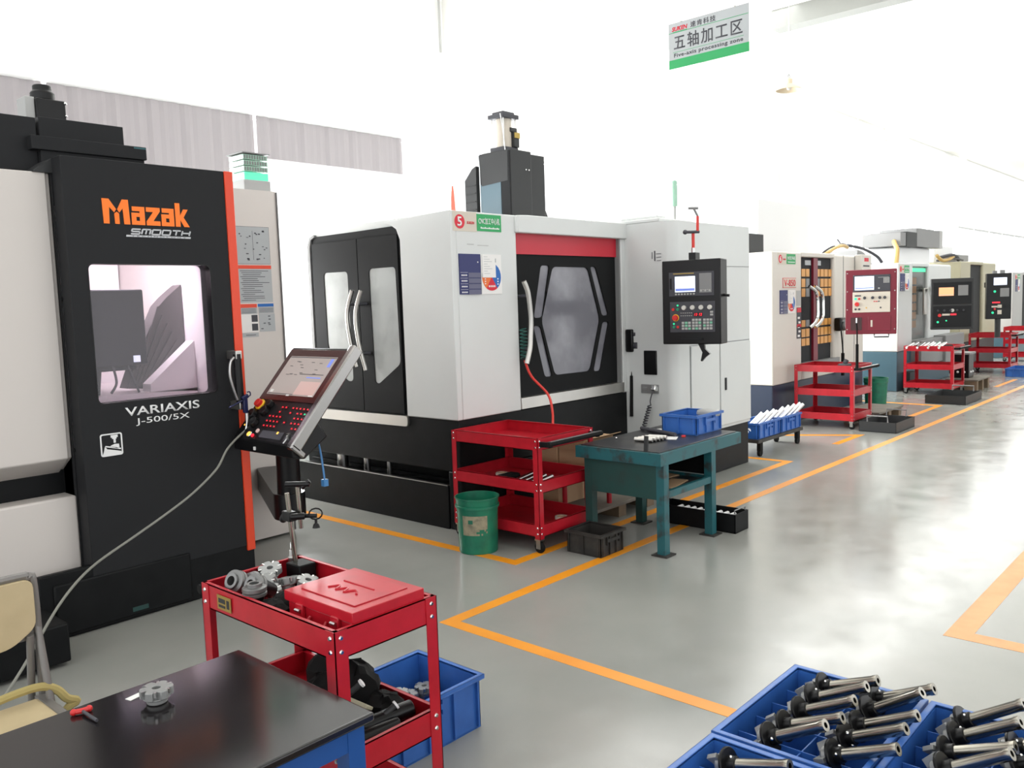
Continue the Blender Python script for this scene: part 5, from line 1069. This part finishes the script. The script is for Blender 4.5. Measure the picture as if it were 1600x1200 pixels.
# dirty crate in front of trolley
crate('dirty dark brown crate on the floor between red trolley and teal bench', (4.592, 3.435, 0), .29, .315, .155, 'dirty_tray')
# buckets
def bucket(label, x, y, lab_, h=.385, handle=True, r0=.135, r1=.150):
    t = thing('bucket', label, 'bucket', (x, y, 0), 0, None, world=False)
    part(MB().lathe([(r0-.003, .0), (r0, .004), (r1-.008, h-.075), (r1-.006, h-.073), (r1+.004, h-.07), (r1+.004, h-.055), (r1-.004, h-.052), (r1, h-.008), (r1+.006, h-.006), (r1+.006, h), (r1-.002, h), (r0-.008, .012), (.001, .012)], n=40, caps=False).lathe([(r0-.003, 0), (r0-.003, .001)], n=40), 'pail', 'bucket_green', t)
    if lab_:
        mb = MB(); n = 16; a0, a1 = R(178), R(252)
        def pt(a, z, e): r = r0 + (r1-.008-r0)*(z-.004)/(h-.079) + e; return (r*math.cos(a), r*math.sin(a), z)
        random.seed(8)
        for i in range(n):
            for j in range(10):
                if (j < 3 and i > 10 and (i+j) % 4) or (j in (6, 7) and i in (4, 5, 6)) or (j == 1 and 8 < i < 12): continue
                a, b = a0+(a1-a0)*i/n, a0+(a1-a0)*(i+1)/n; za, zb = .135+.0135*j, .135+.0135*(j+1)
                v = [mb.bm.verts.new(pt(*q)) for q in ((a, za, .001), (b, za, .001), (b, zb, .001), (a, zb, .001))]; mb._f(v)
        bmesh.ops.remove_doubles(mb.bm, verts=mb.bm.verts, dist=1e-5)
        part(mb, 'paper_label', 'worn_label', t)
    if handle: part(MB().tube([((r1+.008)*math.cos(R(a)), (r1+.008)*math.sin(R(a)), h-.05-.07*math.sin(R((a-200)*180/180))) for a in range(200, 381, 15)], .003, 6, 1), 'wire_handle', 'mid_grey', t)
    return t
mat('worn_label', (0.30, 0.26, 0.17), .7, noise=(22, (0.14, 0.13, 0.09), .4, .7))
bucket('big green bucket with a torn paper label beside the red trolley', 4.135, 4.105, True, handle=False)
bucket('plain green bucket standing between two trolleys far along the row', 13.30, 4.56, False, .40, False, .15, .175)
# platforms
def platform(label, x0, x1, y0, y1, h, group='standing boards before the machines'):
    t = thing('standing_platform', label, 'platform', ((x0+x1)/2, (y0+y1)/2, 0), 0, group)
    part(MB().box(x0, x1, y0, y1, h-.025, h), 'deck', 'plank', t, .003)
    for k in range(3):
        x = x0+.02+(x1-x0-.14)*k/2; part(MB().box(x, x+.10, y0+.02, y1-.02, 0, h-.026), 'bearer', 'wood', t)
    return t
platform('wooden standing board behind the red trolley and under the teal bench', 5.00, 5.95, 3.80, 4.36, .12)
platform('wooden standing board in front of the amber slatted machine', 11.34, 12.28, 3.84, 4.33, .13)
platform('wooden standing board at the foot of the machine with slate blue base', 15.50, 16.35, 3.68, 4.18, .20)
# red stool with cardboard box on the first board
t = thing('low_stool', 'low red stool under a cardboard box behind the red trolley', 'stool', (5.2, 3.98, .12))
part(MB().box(5.06, 5.40, 3.84, 4.12, .40, .43), 'seat', 'red', t, .006)
for x in (5.09, 5.37):
    for y in (3.87, 4.09): part(MB().cyl((x, y, .12), (x, y, .40), .02), 'leg', 'red', t)
t = thing('cardboard_box', 'brown cardboard box on the low red stool behind the red trolley', 'box', (5.23, 3.98, .43))
part(MB().box(5.07, 5.41, 3.85, 4.12, .431, .66), 'box_body', 'cardboard', t)
part(MB().rbox((5.24, 3.83, .665), (.34, .12, .004), Matrix.Rotation(R(-20), 3, 'X')).rbox((5.05, 3.985, .63), (.004, .26, .10), Matrix.Rotation(R(-10), 3, 'Y')), 'flap', 'cardboard', t)
solo(MB().box(5.06, 5.40, 4.13, 4.33, .121, .62), 'cardboard_box', 'cardboard', 'darker cardboard box standing against the black machine base behind the stool', 'box', (5.23, 4.23, .121), .004)
# bits on the trolley shelves
def roll(label, x, y, z, h=.025):
    t = thing('tape_roll', label, 'roll', (x, y, z), 0, None, world=False)
    part(MB().lathe([(.045, 0), (.045, h), (.030, h), (.030, 0)], n=24, caps=False), 'roll_body', 'beige', t); part(MB().lathe([(.030, .001), (.030, h-.001), (.027, h-.001), (.027, .001)], n=20, caps=False), 'core', 'cardboard', t)
roll('beige tape roll on the middle shelf of the trolley beside the bucket', 4.50, 4.20, .450)
solo(MB().box(4.45, 4.56, 4.14, 4.26, .4185, .4495), 'parts_box', 'dirty_tray', 'small dark box carrying the tape roll on the middle shelf', 'box', (4.50, 4.2, .4185), .004); roll('beige tape roll on the bottom shelf of the trolley beside the bucket', 4.68, 3.80, .1195, .05)
solo(MB().box(4.42, 4.60, 3.74, 4.0, .4185, .455), 'rag', 'rubber', 'folded dark rag under the short steel rods on the middle shelf', 'rag', (4.5, 3.87, .4185), .01)
gs = 'steel rods on the middle shelf'
for i in range(4):
    y = 3.98-.062*i
    solo(MB().cyl((4.34, y+.03, .435), (4.54, y-.04, .49), .016), 'steel_rod', 'steel', 'short steel rod in the row on the middle shelf beside the bucket', 'rod', (4.43, y, .4205), group=gs)
solo(MB().box(4.36, 4.52, 4.03, 4.13, .4185, .49), 'rag', 'rubber', 'dark rag beside the tape roll on the middle trolley shelf', 'rag', (4.44, 4.08, .4185), .015)
solo(MB().rbox((4.75, 3.74, .435), (.16, .03, .02), Matrix.Rotation(R(30), 3, 'Z')), 'spanner', 'ink', 'dark spanner at the right end of the middle trolley shelf', 'hand tool', (4.75, 3.74, .42), .004)
random.seed(31)
gp = 'shiny parts on the far trolley top'
for i in range(10):
    x = 14.88+.05*(i % 3); y = 4.56-.055*i
    solo(MB().cyl((x-.10, y+.02, .765), (x+.08, y-.04, .83+.01*(i % 2)), .020, .020, 10), 'arbor_cutter', 'chrome', 'shiny arbor in the heap on the trolley below the dark grey panel', 'cutting tool', (x, y, .745), group=gp)
solo(MB().box(14.86, 15.16, 4.44, 4.60, .7145, .80).box(14.9, 15.2, 3.98, 4.1, .7145, .80), 'cloth', 'rubber', 'dark cloth under the shiny arbors on the far trolley', 'cloth', (15.0, 4.5, .7145), .02)
solo(MB().box(10.70, 10.86, 4.02, 4.14, .7145, .81).cyl((10.78, 4.08, .81), (10.80, 4.06, .86), .03), 'spindle_gauge', 'ink', 'dark gadget on the trolley top in front of the amber slatted doors', 'gadget', (10.78, 4.08, .7145), .01)
# trays on the floor
t = thing('swarf_tray', 'grey metal tray with two wire handles beside the trolley at the amber machine', 'tray', (10.9, 3.56, 0)); tray(t, 10.56, 11.25, 3.38, 3.82, .125, 'dark_grey')
part(MB().tube([(10.57, 3.48, .12), (10.55, 3.48, .20), (10.55, 3.72, .20), (10.57, 3.72, .12)], .009, 6, 1).tube([(11.24, 3.48, .12), (11.26, 3.48, .20), (11.26, 3.72, .20), (11.24, 3.72, .12)], .009, 6, 1), 'handle', 'mid_grey', t)
t = thing('swarf_tray', 'grey metal tray on the tape below the trolley of shiny parts', 'tray', (14.0, 3.62, 0)); tray(t, 13.66, 14.55, 3.40, 3.96, .125, 'dark_grey')
part(MB().tube([(14.50, 3.5, .12), (14.50, 3.5, .2), (14.50, 3.8, .2), (14.50, 3.8, .12)], .01, 6, 1), 'handle', 'mid_grey', t)
# crates of arbors on a low dolly before the amber machine
t = thing('crate_dolly', 'low wooden dolly under the blue crates beside the white electrical cabinet', 'dolly', (9.0, 4.25, 0))
part(MB().box(8.30, 9.42, 4.04, 4.37, .15, .185), 'deck', 'dirty_tray', t)
for x in (8.36, 9.30):
    for y in (4.07, 4.32): part(MB().box(x, x+.06, y-.02, y+.02, .06, .15).cyl((x+.03, y-.015, .04), (x+.03, y+.015, .04), .04), 'caster', 'rubber', t)
fl = [crate('near blue crate of arbors on the dolly beside the electrical cabinet', (8.59, 4.20, .187), .54, .31, .17), crate('far blue crate of arbors on the dolly beside the red trolley', (9.14, 4.20, .187), .54, .31, .17)]
mat('bright_steel', (0.70, 0.71, 0.73), 0.3, 0.9)
go = 'white shining arbors in the dolly crates'
for i in range(14):
    x = 8.40+.075*i + (.08 if i > 6 else 0); y = 4.14+.07*(i % 2)
    solo(MB().cyl((x-.06, y+.05, .25), (x+.10, y-.08, .44), .019, .019, 10).lathe([(.035, -.01), (.035, .012)], (x-.04, y+.03, .275), (.16, -.13, .19), 14), 'arbor_cutter', 'bright_steel', 'shining arbor leaning in the blue dolly crates beside the electrical cabinet', 'cutting tool', (x, y, .2), group=go)
crate('blue crate on the floor below the farthest trolleys at the right border', (18.75, 3.70, 0), .8, .40, .16)
t = thing('coolant_pump', 'black pump unit with white flange bolts behind the trolley of shiny parts', 'pump', (15.9, 4.0, .2))
part(MB().box(15.75, 16.05, 3.88, 4.12, .20, .60), 'pump_body', 'satin_black', t, .01); part(MB().box(15.70, 16.10, 3.86, 4.14, .60, .63), 'lid', 'mid_grey', t)
part(MB().sphere((15.748, 3.95, .30), .02).sphere((15.748, 4.05, .30), .02).sphere((15.85, 3.878, .30), .02).sphere((15.98, 3.878, .30), .02), 'flange_bolt', 'white_ink', t)

# ---------------------------------------------------------------- hanging sign
t = thing('hanging_sign', 'hanging five-axis processing zone sign with green bottom stripe under the ceiling', 'sign', (7.0, 3.87, 3.78))
X = 7.0
part(MB().m(0).box(X-.004, X+.004, 3.472, 4.259, 3.863, 4.185).m(1).box(X-.004, X+.004, 3.472, 4.259, 3.785, 3.863), 'panel', ['paper_grey', 'sign_green'], t, smooth=False)
part(MB().box(X-.0055, X-.004, 3.475, 4.256, 4.098, 4.102).box(X-.0055, X-.004, 3.52, 4.215, 3.925, 3.928).box(X-.0055, X-.004, 4.07, 4.215, 4.103, 4.107), 'rule_line', 'sign_green', t)
xs = X-.004
lettering('SUKEN', 'lettering', 'sign_red', t, 'x', 4.225, 4.065, 4.112, 4.15, xs, .03, .2); lettering('速肯科技', 'lettering', 'ink', t, 'x', 4.035, 3.785, 4.110, 4.16, xs, .005, 0, .002, 1.3)
lettering('五轴加工区', 'lettering', 'ink', t, 'x', 4.205, 3.53, 3.945, 4.075, xs, .008, 0, .002, 1.2); lettering('Five-axis processing zone', 'lettering', 'ink', t, 'x', 4.205, 3.525, 3.872, 3.916, xs, .012, 0, .002, 1.1)
for y in (3.60, 4.13): part(MB().cyl((X, y, 4.185), (X, y, 6.3), .0025, .0025, 6).cyl((X-.012, y, 4.185), (X+.012, y, 4.185), .008, .008, 8), 'wire', 'steel', t)
# pendant lamps
def lamp(label, x, y, z, s=1.0):
    t = thing('pendant_lamp', label, 'lamp', (x, y, z), 0, 'factory pendant lamps', world=False)
    part(MB().lathe([(.25*s, 0), (.24*s, .012*s), (.16*s, .07*s), (.07*s, .12*s), (.06*s, .12*s), (.15*s, .062*s), (.235*s, .0)], n=28, caps=False), 'shade', 'lamp_enamel', t)
    part(MB().lathe([(.065*s, .115*s), (.07*s, .20*s), (.035*s, .23*s)], n=16), 'ballast', 'lamp_enamel', t); part(MB().tube([(.035*s*math.cos(R(a)), 0, .262*s+.035*s*math.sin(R(a))) for a in range(-90, 271, 30)], .008*s, 6, 1), 'ring', 'mid_grey', t)
    part(MB().cyl((0, 0, .29*s), (0, 0, 6.3-z), .004, .004, 6), 'cord', 'white_ink', t); part(MB().sphere((0, 0, .05*s), .05*s), 'bulb', 'white_ink', t)
lamp('cream pendant lamp hanging right of the sign', 8.98, 4.0, 3.87, .55); lamp('pendant lamp high behind the sign, above the white machine', 11.0, 7.93, 5.05, .42); lamp('pendant lamp far down the hall above the amber machine', 17.0, 6.2, 4.75, .35)
